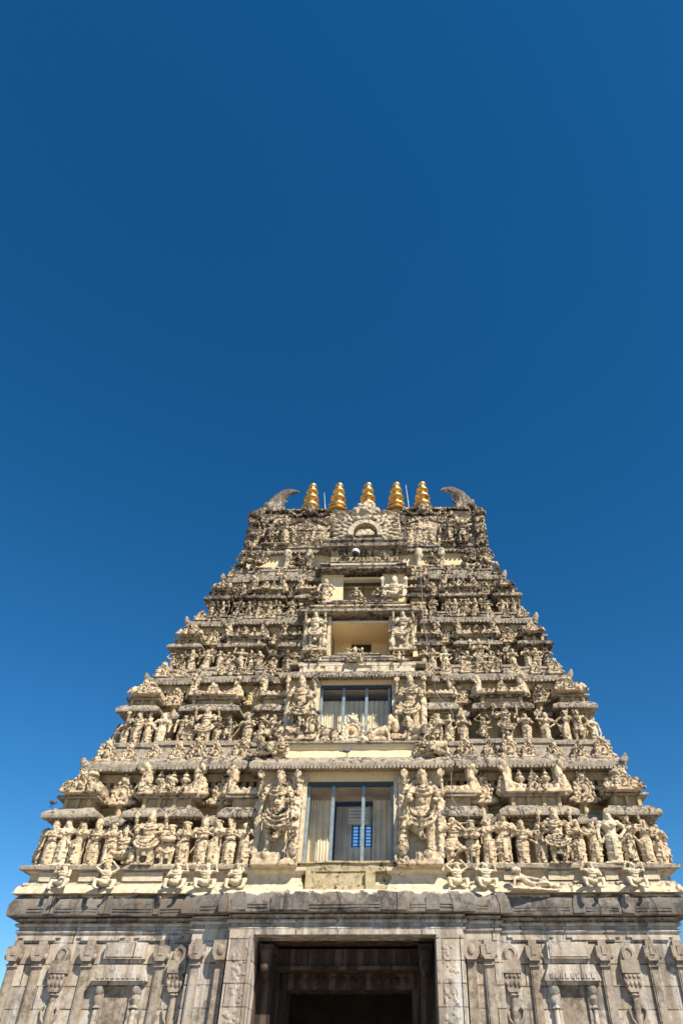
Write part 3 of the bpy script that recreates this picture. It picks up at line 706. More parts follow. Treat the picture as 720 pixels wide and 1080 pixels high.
def pavilion(kind, t, w, d, roofkw=None, seed=0):
    """a miniature shrine: body, eave, roof, medallion; origin at its front wall, on the floor"""
    T = TI[t]; f = T['f']; ov = T['ov']; e0, e1, s, r = T['e0']-f, T['e1']-f, T['s']-f, T['r']-f
    g = G(); body_geo(g, w, d, e0, max(3, int(w/.5)+1))
    g.box(-w/2-.04, w/2+.04, -.06, d, e1-.03, s-.02)
    for i in range(max(3, int(w/.55)+1)):
        m = max(3, int(w/.55)+1); x = -w/2+.05+(w-.1)*i/(m-1); g.box(x-.06, x+.06, -.16, .0, e1-.05, s-.01)
    root = put(kind, g.mesh(kind, M_WALL, amp=.012, scl=3, amp2=.004), tower)
    g = G(); pr = rect(-w/2, w/2, 0, d+.3); eh = e1-e0
    g.sweep(pr, [(0,e0),(ov*.9,e0-.02),(ov,e0+.02),(ov*1.02,e0+eh*.3),(ov*.9,e0+eh*.55),(ov*.6,e0+eh*.85),(ov*.3,e1),(0,e1+.01)], seg=.22)
    n = max(2, int((w+2*ov)/.6))
    for i in range(1, n):
        pass
    slabs(g, -w/2-ov, w/2+ov, ov, e0, e1, seed)
    fluted(g, -w/2-ov+.1, w/2+ov-.1, -ov*.72, e0-.01, .14, .045, .05)
    g.sweep(pr, [(0,s-.03),(ov*.5,s-.03),(ov*.55,s),(ov*.55,s+.05),(ov*.48,s+.075),(0,s+.08)], seg=.25)
    put('eave', g.mesh('eave', M_LEDGE, amp=.02, scl=3, amp2=.008, seed=seed), root)
    s += .08
    md = [.26, .2, .17, .15][t-1]
    if kind == 'corner_shrine':
        put('domed_roof', dome_roof(w+ov*.9, r-s+.1, min(d+.3, w+ov*.9), voxel=.03 if t < 3 else .025, seed=seed), root, (.12, .1, s))
        put('medallion', medallion(md, M_FIG, True, seed), root, (.12, -min(d+.3, w+ov*.9)*.4-.0, s))
    elif kind == 'barrel_roofed_shrine':
        put('barrel_roof', barrel_roof(w+ov*.9, r-s+.12, .75 if t < 3 else .6, (1, 1), .035 if t < 3 else .028, seed), root, (0, .02, s))
        put('medallion', medallion(md*.8, M_FIG, True, seed+3), root, (0, -.43 if t < 3 else -.36, s))
        bh = (r-s)*.66; b = bulb(bh)
        for x in {1: (-.27, 0, .27), 2: (0,), 3: (-.24, 0, .24), 4: (-.18, .18)}[t]: put('bulb_finial', b, root, (x*w, .02, s+(r-s)*.34))
    return root
def panjara(t, wide=.5, sun=False, seed=0):
    T = TI[t]; f = T['f']; e0, e1, s, r = T['e0']-f-.12, T['e1']-f-.14, T['s']-f-.08, T['r']-f; w = wide; ov = T['ov']*.5
    g = G(); body_geo(g, w, .7, e0, 2); g.lathe([(.13,e1),(.09,e1+.1),(.1,s-.1),(.2,s)], (0,.1,0), 10); g.box(-w/2,w/2,.15,.7,e1-.02,s)
    root = put('narrow_shrine', g.mesh('narrow_shrine', M_WALL, amp=.012, scl=4, amp2=.004), tower)
    g = G(); eh = e1-e0
    g.sweep(rect(-w/2, w/2, 0, .8), [(0,e0),(ov*.9,e0-.02),(ov,e0+.03),(ov,e0+eh*.35),(ov*.8,e0+eh*.65),(ov*.4,e1),(0,e1+.04)], seg=.15)
    put('eave', g.mesh('eave', M_LEDGE, amp=.02, scl=4, amp2=.008, seed=seed), root)
    rr = (r-s)*.30
    put('gable_medallion', medallion(rr, M_SUN if sun else M_FIG, True, seed), root, (0, -.02, s))
    g = G(); g.ell((0,.25,s+rr*1.1), (rr*1.1,.35,rr*1.1)); g.tube([(0,.3,s+rr*1.6),(0,.3,s+rr*2.6)], [rr*.5,rr*.25])
    put('gable_back', g.mesh('gable_back', M_FIG, voxel=.035, amp=.03, scl=6), root)
    return root
def half_shrine(t, w, seed=0):
    """roof with a single beast-headed horn at its outer end (local -x)"""
    T = TI[t]; f = T['f']; ov = T['ov']*.75; e0, e1, s, r = T['e0']-f, T['e1']-f, T['s']-f, T['r']-f
    g = G(); body_geo(g, w, .7, e0, 3); g.box(-w/2,w/2,-.02,.7,e1-.03,s-.02)
    root = put('half_shrine', g.mesh('half_shrine', M_WALL, amp=.012, scl=3, amp2=.004), tower)
    g = G(); pr = rect(-w/2, w/2, 0, .8); eh = e1-e0
    g.sweep(pr, [(0,e0),(ov*.9,e0-.02),(ov,e0+.02),(ov,e0+eh*.3),(ov*.85,e0+eh*.6),(ov*.5,e1),(0,e1+.01)], seg=.2)
    slabs(g, -w/2-ov, w/2+ov, ov, e0, e1, seed)
    fluted(g, -w/2-ov+.1, w/2+ov-.1, -ov*.72, e0-.01, .14, .045, .05)
    g.sweep(pr, [(0,s-.03),(ov*.6,s-.03),(ov*.65,s+.04),(ov*.5,s+.07),(0,s+.08)], seg=.25)
    put('eave', g.mesh('eave', M_LEDGE, amp=.02, scl=3, amp2=.008, seed=seed), root)
    put('barrel_roof', barrel_roof(w+ov, r-s-.05, .6, (1, 0), .035 if t < 3 else .028, seed+5), root, (0, .05, s+.08))
    return root
for t, T in TI.items():
    h = T['hw']; yb = T['Y']+[.42,.36,.3,.28][t-1]; f = T['f']; dd = T['W']-yb+.1
    ov = T['ov']
    cw = h*.185-2*ov
    c = pavilion('corner_shrine', t, cw, 1.25*h/10.35, seed=t*10); c.location = (-h*.918, yb, f); vary(dup(c, (h*.918, yb, f), mir=True), t)
    sw_ = h*.258-2*ov
    c = pavilion('barrel_roofed_shrine', t, sw_, max(dd, .6), seed=t*10+1); c.location = (-h*.615, yb, f); vary(dup(c, (h*.618, yb, f), mir=True), t+9)
    pw_ = .36*h/10.35
    c = panjara(t, pw_, False, seed=t*10+2); yp = yb+.3*h/10.35; c.location = (-h*.79, yp, f); vary(dup(c, (h*.79, yp, f), mir=True), t+19)
    if t == 2:
        c2 = panjara(t, pw_, True, seed=t*10+3); c2.location = (-h*.442, yp, f)
        dup(c, (h*.445, yp, f))
    else:
        dup(c, (-h*.44, yp, f)); dup(c, (h*.445, yp, f), mir=True)
    c = half_shrine(t, h*.115-ov*.6, seed=t*10+4); c.location = (-h*.352, yb-.05, f); vary(dup(c, (h*.357, yb-.05, f), mir=True), t+29)

# ------------------------------------------------------------------ central bays
def ledge(parent, x0, x1, y0, y1, z0, h, ov, mat=M_LEDGE, flut=True, name='bay_ledge'):
    g = G(); g.sweep(rect(x0, x1, y0, y1), [(0,z0),(ov-.08,z0-.03),(ov,z0),(ov,z0+h*.3),(ov*.85,z0+h*.45),(ov*.4,z0+h*.85),(0,z0+h)], seg=.25)
    if flut: fluted(g, x0-ov+.04, x1+ov-.04, y0-ov, z0+.03, .13, .055, .1)
    return put(name, g.mesh(name, mat, amp=.022, scl=2.6, amp2=.01, scl2=9), parent)
def side_walls(bay, xi, xo, y0, y1, z0, z1, name='bay_wall', mat=M_SOFFIT):
    for s in (-1, 1):
        g = G(); a, b = sorted((s*xi, s*xo)); g.box(a, b, y0, y1, z0, z1); g.box(a-.03, b+.03, y0-.05, y1, z1-.28, z1-.2); g.box(a-.05, b+.05, y0-.08, y1, z0, z0+.12)
        put(name, g.mesh(name, mat, amp=.006, scl=2), bay)
def window(z0, z1, xa, xb, y, mulls, room_d, zroom=None):
    win = put('window', None, tower)
    fw = .1
    for a, b in ((xa, xa+fw), (xb-fw, xb)):
        g = G(); g.box(a, b, y, y+.12, z0, z1-.1); put('side_frame', g.mesh('side_frame', M_BLUE, amp=.002), win)
    g = G(); g.box(xa, xb, y-.01, y+.13, z1-.12, z1); g.box(xa+fw, xb-fw, y+.01, y+.12, z0, z0+.07)
    put('head_frame', g.mesh('head_frame', M_DARKF), win)
    for m in mulls:
        g = G(); g.box(m-.055, m+.055, y+.005, y+.12, z0+.07, z1-.12); put('mullion', g.mesh('mullion', M_BLUE), win)
    es = [xa+fw]+list(mulls)+[xb-fw]
    for a, b in zip(es, es[1:]):
        g = G(); g.box(a+.05, b-.05, y+.055, y+.063, z0+.07, z1-.12); put('glass_pane', g.mesh('glass_pane', M_GLASS, smooth=False), win)
    return win
# lowest bay ---------------------------------------------------------------
bay1 = put('window_bay', None, tower)
side_walls(bay1, 1.52, 3.08, .34, 1.4, 7.25, 10.42)
g = G(); g.box(-1.515, 1.515, .36, 1.4, 10.08, 10.42); put('bay_head', g.mesh('bay_head', M_SOFFIT, amp=.006), bay1)
for s in (-1, 1):
    g = G(); a, b = sorted((s*1.505, s*1.64)); g.box(a, b, .2, .36, 7.36, 10.2); put('plaster_jamb', g.mesh('plaster_jamb', M_PALE, amp=.006), bay1)
    g = G(); a, b = sorted((s*1.66, s*2.0)); g.box(a, b, .12, .36, 7.36, 10.2); g.box(a-.04, b+.04, .05, .36, 9.98, 10.2)
    for i in range(8): g.ell(((a+b)/2+.05*(-1)**i, .1, 8.5+i*.19), (.13,.08,.11), n=8, m=5)
    put('carved_pilaster', g.mesh('carved_pilaster', M_PALE, voxel=.03, amp=.03, scl=9, amp2=.01), bay1)
l1 = ledge(bay1, -3.1, 3.15, .3, 1.5, 10.42, .5, .46)
g = G(); g.sweep(rect(-2.85, 2.9, .32, 1.6), [(0,10.85),(.06,10.86),(.02,10.95),(.02,11.2),(.08,11.24),(.1,11.36),(.0,11.38)], seg=.3); put('cream_band', g.mesh('cream_band', M_SOFFIT, amp=.015, scl=2), bay1)
ledge(bay1, -2.75, 2.8, .42, 1.7, 11.38, .16, .3, flut=False)
# mossy sill block and white bases under the window
g = G(); g.box(-1.5, 1.5, -.12, .4, 7.1, 7.33); g.box(-1.28,-.98,-.26,.3,6.52,7.1); g.box(.62,.92,-.24,.3,6.52,7.1); g.box(-.98,.62,-.1,.3,6.7,7.1); g.box(-1.5,1.5,-.16,.3,6.52,6.7)
g.sweep(rect(-1.5,1.5,-.1,.3),[(0,7.331),(.1,7.332),(.1,7.38),(0,7.40)],seg=.3)
put('window_sill', g.mesh('window_sill', M_MOSS, amp=.03, scl=2.5, amp2=.01), bay1)
for s in (-1, 1):
    a, b = sorted((s*1.48, s*3.1))
    g = G(); g.sweep(rect(a, b, -.02, .8), [(0,6.52),(.2,6.53),(.14,6.72),(.06,6.86),(.06,7.02),(.16,7.06),(.2,7.1),(.2,7.2),(0,7.22)], seg=.3)
    put('white_base', g.mesh('white_base', M_PALE, amp=.018, scl=3, amp2=.005), bay1)
w1 = window(7.4, 10.06, -1.5, 1.5, .42, (-.6, .45), 1.5)
def blind(win, xa, xb, y, z0, z1, gap=None):
    g = G(); n = int((xb-xa)/.05); vs = []; 
    pts = [(xa+(xb-xa)*i/n, y+.028*math.cos(i*PI/1.0 if i % 2 else 0)*(1 if i % 2 else 1)+(.03 if (i//2) % 2 else 0)) for i in range(n+1)]
    front = pts; back = [(x, yy+.02) for x, yy in reversed(pts)]
    out = front+back; g.loft([[(x, yy, z0) for x, yy in out], [(x, yy, z1) for x, yy in out]])
    put('ribbed_blind', g.mesh('ribbed_blind', M_BLIND, smooth=False), win)
blind(w1, -1.5, -.62, 1.3, 7.36, 9.75); blind(w1, .75, 1.5, 1.3, 7.36, 9.75); blind(w1, -.62, .75, 1.85, 7.36, 9.7)
g = G(); g.box(-1.49,1.49,3.5,3.54,7.3,10.06); put('room_wall', g.mesh('room_wall', M_ROOM), w1)
g = G(); g.box(-1.49,1.49,.56,3.5,9.9,10.07); g.box(-1.49,1.49,1.34,1.42,9.72,9.95); put('room_ceiling', g.mesh('room_ceiling', M_ROOM), w1)
g = G(); g.box(-.12,.62,1.2,1.26,8.9,9.45)
for i in range(4): g.box(-.1,.6,1.14,1.21,9.0+.11*i,9.06+.11*i)
put('louvre_panel', g.mesh('louvre_panel', M_LOUV), w1)
g = G(); g.box(.02,.72,1.68,1.70,8.3,8.95); put('sky_glow_pane', g.mesh('sky_glow_pane', M_SKYP, smooth=False), w1)  # self-glowing sheet added for the blue sky showing in the window
g = G()
for i in range(4): g.box(.02+.225*i-.03,.02+.225*i+.03,1.64,1.68,8.27,8.98)
for i in range(7): g.box(.0,.74,1.645,1.675,8.29+.11*i-.012,8.29+.11*i+.012)
put('lattice_grille', g.mesh('lattice_grille', M_DARKF), w1)
# second bay ---------------------------------------------------------------
bay2 = put('window_bay', None, tower)
side_walls(bay2, 1.44, 2.72, 1.24, 2.2, 11.5, 14.42)
g = G(); g.box(-1.435,1.435,1.26,2.2,14.22,14.42); put('bay_head', g.mesh('bay_head', M_SOFFIT, amp=.005), bay2)
for s in (-1, 1):
    g = G(); a, b = sorted((s*1.43, s*1.6)); g.box(a, b, 1.1, 1.27, 11.55, 14.35); put('plaster_jamb', g.mesh('plaster_jamb', M_PALE, amp=.006), bay2)
g = G(); g.box(-2.72,2.72,.75,2.2,11.5,11.62); put('bay_floor', g.mesh('bay_floor', M_LEDGE, amp=.01), bay2)
ledge(bay2, -2.75, 2.7, 1.2, 2.4, 14.42, .34, .34)
g = G(); g.sweep(rect(-2.3,2.3,1.3,2.5), [(0,14.74),(.06,14.75),(.02,15.0),(.1,15.05),(.1,15.14),(0,15.15)], seg=.3)
for x0,x1 in ((-2.2,-1.5),(-1.3,-.6),(.6,1.3),(1.5,2.2)): g.box(x0,x1,1.2,1.4,14.78,15.02)
put('cream_band', g.mesh('cream_band', M_PALE, amp=.014, scl=3), bay2)
for i, (xw, z) in enumerate(((2.6,15.15),(2.0,15.36),(1.35,15.56),(.75,15.76))):
    ledge(bay2, -xw, xw, 1.5+.1*i, 2.7, z, .2, .22, flut=False)
w2 = window(11.62, 14.2, -1.42, 1.36, 1.32, (-.49, .42), 1.5)
blind(w2, -1.4, 1.36, 1.75, 11.6, 13.75)
g = G(); g.box(-1.41,1.37,3.6,3.64,11.6,14.2); put('room_wall', g.mesh('room_wall', M_ROOM), w2)
g = G(); g.box(-1.41,1.37,1.46,3.6,14.06,14.2); put('room_ceiling', g.mesh('room_ceiling', M_ROOM), w2)
# third bay: an open niche --------------------------------------------------
bay3 = put('open_niche_bay', None, tower)
side_walls(bay3, 1.3, 2.5, 2.15, 3.0, 15.9, 17.95)
for s in (-1, 1):
    g = G(); a, b = sorted((s*1.28, s*1.42)); g.box(a, b, 2.03, 2.2, 16.0, 17.9); put('plaster_jamb', g.mesh('plaster_jamb', M_PALE, amp=.006), bay3)
g = G(); g.box(-1.32,1.26,2.1,5.8,17.6,17.7); put('niche_ceiling', g.mesh('niche_ceiling', M_SOFFIT, amp=.006), bay3)
g = G(); g.box(-1.29,-.5,3.9,4.1,15.9,17.8); g.box(.42,1.19,3.9,4.1,15.9,17.8); put('niche_rear_wall', g.mesh('niche_rear_wall', M_SOFFIT, amp=.006), bay3)
g = G(); g.box(-.5,.42,4.02,4.06,15.9,17.8); put('dark_doorway', g.mesh('dark_doorway', M_BLACK), bay3)  # black sheet painted as the shade of the inner opening
g = G(); g.box(-1.29,1.19,2.2,5.8,15.75,15.95); put('niche_floor', g.mesh('niche_floor', M_SOFFIT), bay3)
ledge(bay3, -2.45, 2.4, 2.0, 3.1, 17.95, .3, .36, flut=False)
g = G(); g.sweep(rect(-2.0,2.0,2.15,3.3), [(0,18.22),(.06,18.23),(.02,18.42),(.1,18.46),(.1,18.54),(0,18.55)], seg=.3); put('cream_band', g.mesh('cream_band', M_FIG, amp=.014, scl=3), bay3)
for i, (xw, z) in enumerate(((2.1,18.55),(1.7,18.75),(1.2,18.93))): ledge(bay3, -xw, xw, 2.4+.1*i, 3.6, z, .19, .22, flut=False)
# fourth bay ---------------------------------------------------------------
bay4 = put('open_niche_bay', None, tower)
side_walls(bay4, .95, 2.0, 3.05, 3.9, 19.0, 20.9)
g = G(); g.box(-.98,.98,3.0,5.8,20.58,20.7); put('niche_ceiling', g.mesh('niche_ceiling', M_SOFFIT), bay4)
g = G(); g.box(-.96,.96,3.3,3.36,20.44,20.58); g.box(-.03,.03,3.3,3.36,19.2,20.5); put('niche_frame', g.mesh('niche_frame', M_DARKF), bay4)
g = G(); g.box(-.94,.89,3.75,3.8,19.0,20.74); put('dark_doorway', g.mesh('dark_doorway', M_ROOM), bay4)
ledge(bay4, -2.0, 2.0, 2.85, 3.9, 20.9, .28, .32, flut=False)
g = G(); g.sweep(rect(-1.5,1.5,3.0,4.1), [(0,21.16),(.05,21.17),(.02,21.34),(.1,21.38),(.1,21.46),(0,21.47)], seg=.3); put('cream_band', g.mesh('cream_band', M_PALE, amp=.014, scl=3), bay4)
for i, (xw, z) in enumerate(((1.9,21.47),(1.7,21.66))): ledge(bay4, -xw, xw, 3.15+.1*i, 4.2, z, .19, .22, flut=False)

# ------------------------------------------------------------------ crown of the tower: neck, slab and barrel roof
g = G(); g.sweep(plan(4.0), [(0,21.4),(0,22.0),(0,22.86)], seg=.6); neck = put('roof_neck', g.mesh('roof_neck', M_SOFFIT, amp=.01), tower)
g = G(); g.lathe([(.2,0),(.22,.08),(.14,.14),(.13,.55),(.17,.6),(.24,.72),(.24,.82),(.17,.86),(.2,1.0),(.2,1.12)], n=14); cm = g.mesh('colonnette', M_PALE, amp=.01, scl=5)
for x in (-3.93,-2.82,2.72,3.86): put('colonnette', cm, neck, (x, 3.68, 21.72))
for s in (-1, 1):
    g = G(); a, b = sorted((s*2.2, s*6.3)); g.box(a, b, 3.45, 4.05, 21.5, 21.7)
    for i in range(12): g.ell((s*(2.4+.32*i), 3.42, 21.6), (.12,.1,.09), n=8, m=5)
    put('neck_ledge', g.mesh('neck_ledge', M_FIG, amp=.02, scl=4, amp2=.01), neck)
g = G(); g.sweep(plan(4.0), [(0,22.84),(.2,22.82),(.26,22.86),(.26,22.98),(.16,23.02),(.16,23.12),(.24,23.15),(.24,23.24),(0,23.3)], seg=.3); fluted(g, -6.3, 6.3, 3.74, 22.85, .2, .06, .08)
slab = put('roof_slab', g.mesh('roof_slab', M_LEDGE, amp=.03, scl=2.5, amp2=.012), tower)
sec = [(3.98,23.2),(3.92,23.8),(3.95,24.6),(4.1,25.3),(4.4,26.0),(4.85,26.6),(5.4,27.05),(6,27.25)]
sec = sec+[(12-y, z) for y, z in reversed(sec[:-1])]
g = G(); g.loft([[(-5.85+.45*i, y, z) for y, z in sec] for i in range(27)])
roof = put('vaulted_roof', g.mesh('vaulted_roof', M_FIG, amp=.05, scl=1.6, amp2=.02, scl2=6), tower)
for s in (-1, 1):                                                        # carved ribs and swags on the vault's front
    g = G()
    for i in range(16):
        x = s*(2.05+.12*i); g.box(x-.035, x+.035, 3.84, 4.0, 23.35, 24.35)
    g.box(*sorted((s*1.9, s*4.05)), 3.8, 4.05, 24.35, 24.47); g.box(*sorted((s*1.9, s*5.8)), 3.8, 4.05, 23.25, 23.36)
    g.box(*sorted((s*2.0, s*5.6)), 4.3, 4.7, 26.15, 26.3)
    for q in range(3):
        xc = s*3.15
        for e in (-1, 1):
            g.tube([(xc+e*(.25+.2*q+.5*math.sin(a)*(.6+.3*q)), 4.02-.03*q, 25.35-.12*q-.28*math.sin(PI*j/6)) for j, a in enumerate([PI/2*k/6 for k in range(7)])], .07)
    for i in range(9):
        g.ell((s*(4.4+.14*i), 3.95, 24.9+.12*math.sin(i)), (.1,.1,.13), n=8, m=5); g.ell((s*(4.5+.14*i), 3.95, 23.6+.2*math.sin(i*2)), (.11,.1,.16), n=8, m=5)
    for i in range(24):
        g.ell((s*rng.uniform(4.3,5.8), 3.95+rng.uniform(0,.1), rng.uniform(23.4,25.6)), (rng.uniform(.08,.2),.12,rng.uniform(.1,.25)), n=8, m=5)
    for i in range(30):
        x = s*rng.uniform(1.8,5.7); z = rng.uniform(25.5,26.5); y = 4.15+(z-25.3)*.45
        g.ell((x, y, z), (rng.uniform(.06,.14),.12,rng.uniform(.06,.14)), n=8, m=5)
    put('roof_carving', g.mesh('roof_carving', M_FIG, voxel=.04, amp=.03, scl=6, amp2=.012, scl2=18), roof)
for s in (-1, 1):                                                        # lion-face garlands
    g = G(); lion_face(g, (0,0,.45), .3)
    for e in (-1, 1):
        for i in range(6): g.ell((e*(.35+.15*i), .02, .35-.09*math.sin(i*.9)*2), (.13,.12,.12), n=8, m=5)
    for i in range(5): g.ell((-.3+.15*i, .05, .9-.04*abs(i-2)), (.08,.08,.14), n=8, m=5)
    put('lion_garland', g.mesh('lion_garland', M_FIG, voxel=.035, amp=.025, scl=7, amp2=.01), roof, (s*3.12, 4.15, 25.45))
# gable ends with horns
for s in (-1, 1):
    g = G(); oy = [(3.75,23.25),(3.65,24.0),(3.7,24.7),(3.85,25.3),(4.3,26.0),(5.0,26.7),(6,27.1)]
    oy = oy+[(12-y, z) for y, z in reversed(oy[:-1])]
    g.loft([[(s*x, 6+(y-6)*k, 23.25+(z-23.25)*k) for y, z in (oy if s > 0 else oy[::-1])] for x, k in ((5.7,.97),(5.8,1),(6.05,1.0),(6.2,.95),(6.25,.8))])
    for i, (y, z) in enumerate(oy[:4]):
        for k in range(3):
            g.ell((s*(5.75+.18*k), y-.05, z+.1*k), (.16,.16,.22), n=8, m=5); 
    for i in range(9):
        u = i/8; g.ell((s*(6.2-.25*u), 4.0+1.7*u, 25.5+1.9*u), (.22,.3,.24), n=8, m=5); g.ell((s*(5.95-.2*u), 3.95+1.75*u, 25.75+1.9*u), (.14,.14,.16), n=8, m=5)
    for z in (23.5,23.8,24.1,24.4,24.7,25.0,25.3): g.ell((s*6.2, 3.9+(z-23.5)*.12, z), (.17,.2,.13), n=8, m=5)
    put('gable_end', g.mesh('gable_end', M_FIG, voxel=.05, amp=.04, scl=4, amp2=.02, scl2=14, seed=s), roof)
    g = G(); g.tube([(s*5.5,5.95,26.6),(s*5.48,6,27.3),(s*5.5,6,27.75),(s*5.47,6,28.2),(s*5.28,6,28.64),(s*4.98,6,28.97),(s*4.66,6,29.12),(s*4.34,6,29.1),(s*4.2,6,29.0)], [.95,.80,.63,.50,.39,.29,.20,.12,.06], n=12, sy=.75)
    for i, (x, z) in enumerate(((6.1,26.9),(6.12,27.4),(6.0,27.9))): g.ell((s*x,5.8,z),(.12,.2,.2),n=8,m=5)
    g.tube([(s*5.05,5.6,27.1),(s*5.05,5.55,27.6),(s*4.75,5.58,28.0)], [.14,.1,.05])
    put('roof_horn', g.mesh('roof_horn', M_HORN, voxel=.045, amp=.025, scl=3, amp2=.015, scl2=10, seed=s*3), roof)
# great lion-face gable at the centre
g = G()
def arch(r, z0, n=14): return [(r*math.cos(a), z0+r*1.15*math.sin(a)) for a in [PI*i/n for i in range(n+1)]]
ring = arch(1.0, 23.7); inner = arch(.68, 23.75)
g.prism(ring+[(-1.0,23.3),(1.0,23.3)][0:0]+[(-1.0,23.55),(-.68,23.55)]+inner[::-1]+[(.68,23.55),(1.0,23.55)], 3.25, 4.1)
for s in (-1, 1):
    for ring_i, (rad, cnt, ln) in enumerate(((1.0,8,.34),(1.35,10,.34),(1.7,11,.3))):
        for i in range(cnt):
            a = R(-18)+R(100)*i/(cnt-1); 
            if a > R(84)-.1*ring_i*2: continue
            M = Matrix.Translation((s*rad*math.cos(a)*(1.0), 3.62+.05*ring_i, 24.0+rad*1.15*math.sin(a))) @ Matrix.Rotation(s*(R(90)-a)*1.0, 4, 'Y')
            g.ell((0,0,0), (.12,.12,ln), M=M, n=8, m=5)
g.v = [(x*.9, y, z) for x, y, z in g.v]
lion_face(g, (0,3.55,25.75), .42); g.ell((0,3.7,25.2), (.6,.4,.35)); g.ell((0,3.75,26.25), (.5,.4,.3))
for s in (-1, 1): g.ell((s*.55,3.6,25.9), (.22,.25,.3)); g.ell((s*.35,3.6,26.35),(.16,.2,.26)); g.ell((s*.45,3.5,25.15),(.2,.2,.22))
g.ell((0,3.65,26.5),(.18,.2,.3))
g.v = [(x, y, 23.5+(z-23.5)*.8) for x, y, z in g.v]
kg = put('lion_face_gable', g.mesh('lion_face_gable', M_CREST, voxel=.035, amp=.02, scl=5, amp2=.007, scl2=16), tower)
g = G(); g.box(-.6,.6,3.7,3.95,23.5,24.4); put('gable_niche', g.mesh('gable_niche', M_WALL), kg)
g = G(); g.prism([(-.5,23.55),(.5,23.55),(.46,23.75),(.25,23.95),(-.25,23.95),(-.46,23.75)], 3.3, 3.72); put('gable_seat', g.mesh('gable_seat', M_PALE, amp=.02, scl=5), kg)
g = G(); g.sweep(rect(-2.0,2.0,3.3,4.0), [(0,22.75),(.15,22.76),(.18,22.9),(.06,23.0),(.06,23.1),(.16,23.14),(.16,23.24),(0,23.3)], seg=.25); put('gable_ledge', g.mesh('gable_ledge', M_LEDGE, amp=.03, scl=3, amp2=.012), kg)
g = G(); g.box(-1.7,1.7,3.5,3.95,21.85,22.75); put('gable_recess', g.mesh('gable_recess', M_WALL, amp=.01), kg)

# ------------------------------------------------------------------ gold finials and rods
g = G()
prof = [(.42,-.3),(.42,0),(.58,.06),(.6,.14),(.5,.22),(.4,.27)]
z = .27
for r_, hgt in ((.53,.66),(.45,.6),(.36,.52)):
    prof += [(r_*.5, z+.02), (r_*.6, z+hgt*.12), (r_*.9, z+hgt*.22), (r_, z+hgt*.36), (r_*.95, z+hgt*.48), (r_*.76, z+hgt*.62), (r_*.48, z+hgt*.7), (r_*.44, z+hgt*.97)]; z += hgt
prof += [(.16,z+.02),(.25,z+.1),(.24,z+.2),(.15,z+.3),(.05,z+.35),(.005,z+.38)]
g.lathe(prof, n=28); GM = g.mesh('gilded_finial', M_GOLD, sharp=60)
for x, lab in ((-3.42,'gilded stacked-pot finial closest to the left roof horn'),(-1.83,'gilded stacked-pot finial just right of the left lightning rod'),(-.1,'tallest-standing gilded stacked-pot finial behind the central lion face'),(1.58,'gilded stacked-pot finial just left of the right lightning rod'),(3.12,'gilded stacked-pot finial closest to the right roof horn')):
    tag(put('gilded_finial', GM, None, (x, 6, 27.32), 0, (1.03,1.03,1.0)), lab, 'finial', 'gilded finials along the roof ridge')
for x, tx, h_, lab in ((-2.5,-.2,1.75,'thin pale lightning rod leaning between the two left gilded finials'),(2.36,-.2,2.3,'taller thin lightning rod leaning beside the rightmost gilded finials')):
    g = G(); g.tube([(0,0,0),(tx*.5,0,h_*.5),(tx,0,h_)], [.028,.024,.018], n=8); g.ell((tx,0,h_+.03),.035); g.lathe([(.1,-.02),(.1,.05),(.04,.08)],n=10)
    tag(put('lightning_rod', g.mesh('lightning_rod', M_METAL), None, (x if x > 0 else x, 6, 27.2)), lab, 'lightning rod', 'lightning rods on the roof ridge')

# ------------------------------------------------------------------ statues
def xt(px, t):
    """row position from the fraction across the tier"""
    T = TI[t]; return T['hw']*px
def row(t, side, bay, items, group, y=None, z=None):
    T = TI[t]; sd = 'left' if side < 0 else 'right'
    items = sorted(items, key=lambda q: q[0])
    for i, it in enumerate(items):
        fx, kd, fh = it[0], it[1], it[2] if len(it) > 2 else 1.0
        yy = (T['Y']+.08 if y is None else y)+(it[3] if len(it) > 3 else 0)
        rz = it[4] if len(it) > 4 else rng.uniform(-.15, .15)
        d = KINDS[kd][1]
        if len(items) > 1: lab = f"{d}, {ORD[i]} from left in {sd} {bay}, {TIERN[t]} tier"
        else: lab = f"{d}, alone in {sd} {bay}, {TIERN[t]} tier"
        h_ = T['fh']*fh*rng.uniform(.95,1.05)
        if KINDS[kd][2] and KINDS[kd][2].get('lower') == 'seat' or kd.startswith('s_'): h_ *= 1.15
        statue(kd, fx*T['hw'], yy, (T['f'] if z is None else z)+.01, h_, lab, group, rz, mir=rng.random() < .4)
GS = 'stucco statues along the lowest tier'
row(1,-1,'corner shrine',[(-1.0,'m_hip',.9,.35,-1.0),(-.955,'m_skirt',.97,.0,-.25),(-.915,'w_pale',1.02),(-.865,'w_hip',.95)],GS)
row(1,-1,'outer narrow shrine',[(-.815,'m_skirt',.98),(-.765,'w_cap',.97)],GS)
row(1,-1,'barrel-roofed shrine',[(-.722,'s_four',1.05,.1),(-.672,'w_pot',.88),(-.641,'d_four',1.16,-.12),(-.602,'m_club',.95),(-.574,'m_drum',.92),(-.524,'w_cap',1.0)],GS)
row(1,-1,'inner narrow shrine',[(-.468,'m_skirt',1.0)],GS)
row(1,-1,'half shrine',[(-.422,'w_sway',.97),(-.380,'m_skirt',.98),(-.335,'w_hip',1.0)],GS)
row(1,1,'half shrine',[(.335,'m_flute',.98),(.392,'m_drum',.96),(.443,'w_hip',.98)],GS)
row(1,1,'inner narrow shrine',[(.497,'w_cap',1.08)],GS)
row(1,1,'barrel-roofed shrine',[(.552,'m_skirt',.98),(.606,'w_lotus',.95),(.661,'d_four',1.14,-.12),(.695,'m_club',.85,.1),(.728,'m_join',.96),(.775,'w_hip',.95)],GS)
row(1,1,'outer narrow shrine',[(.833,'w_pale',1.12,-.08)],GS)
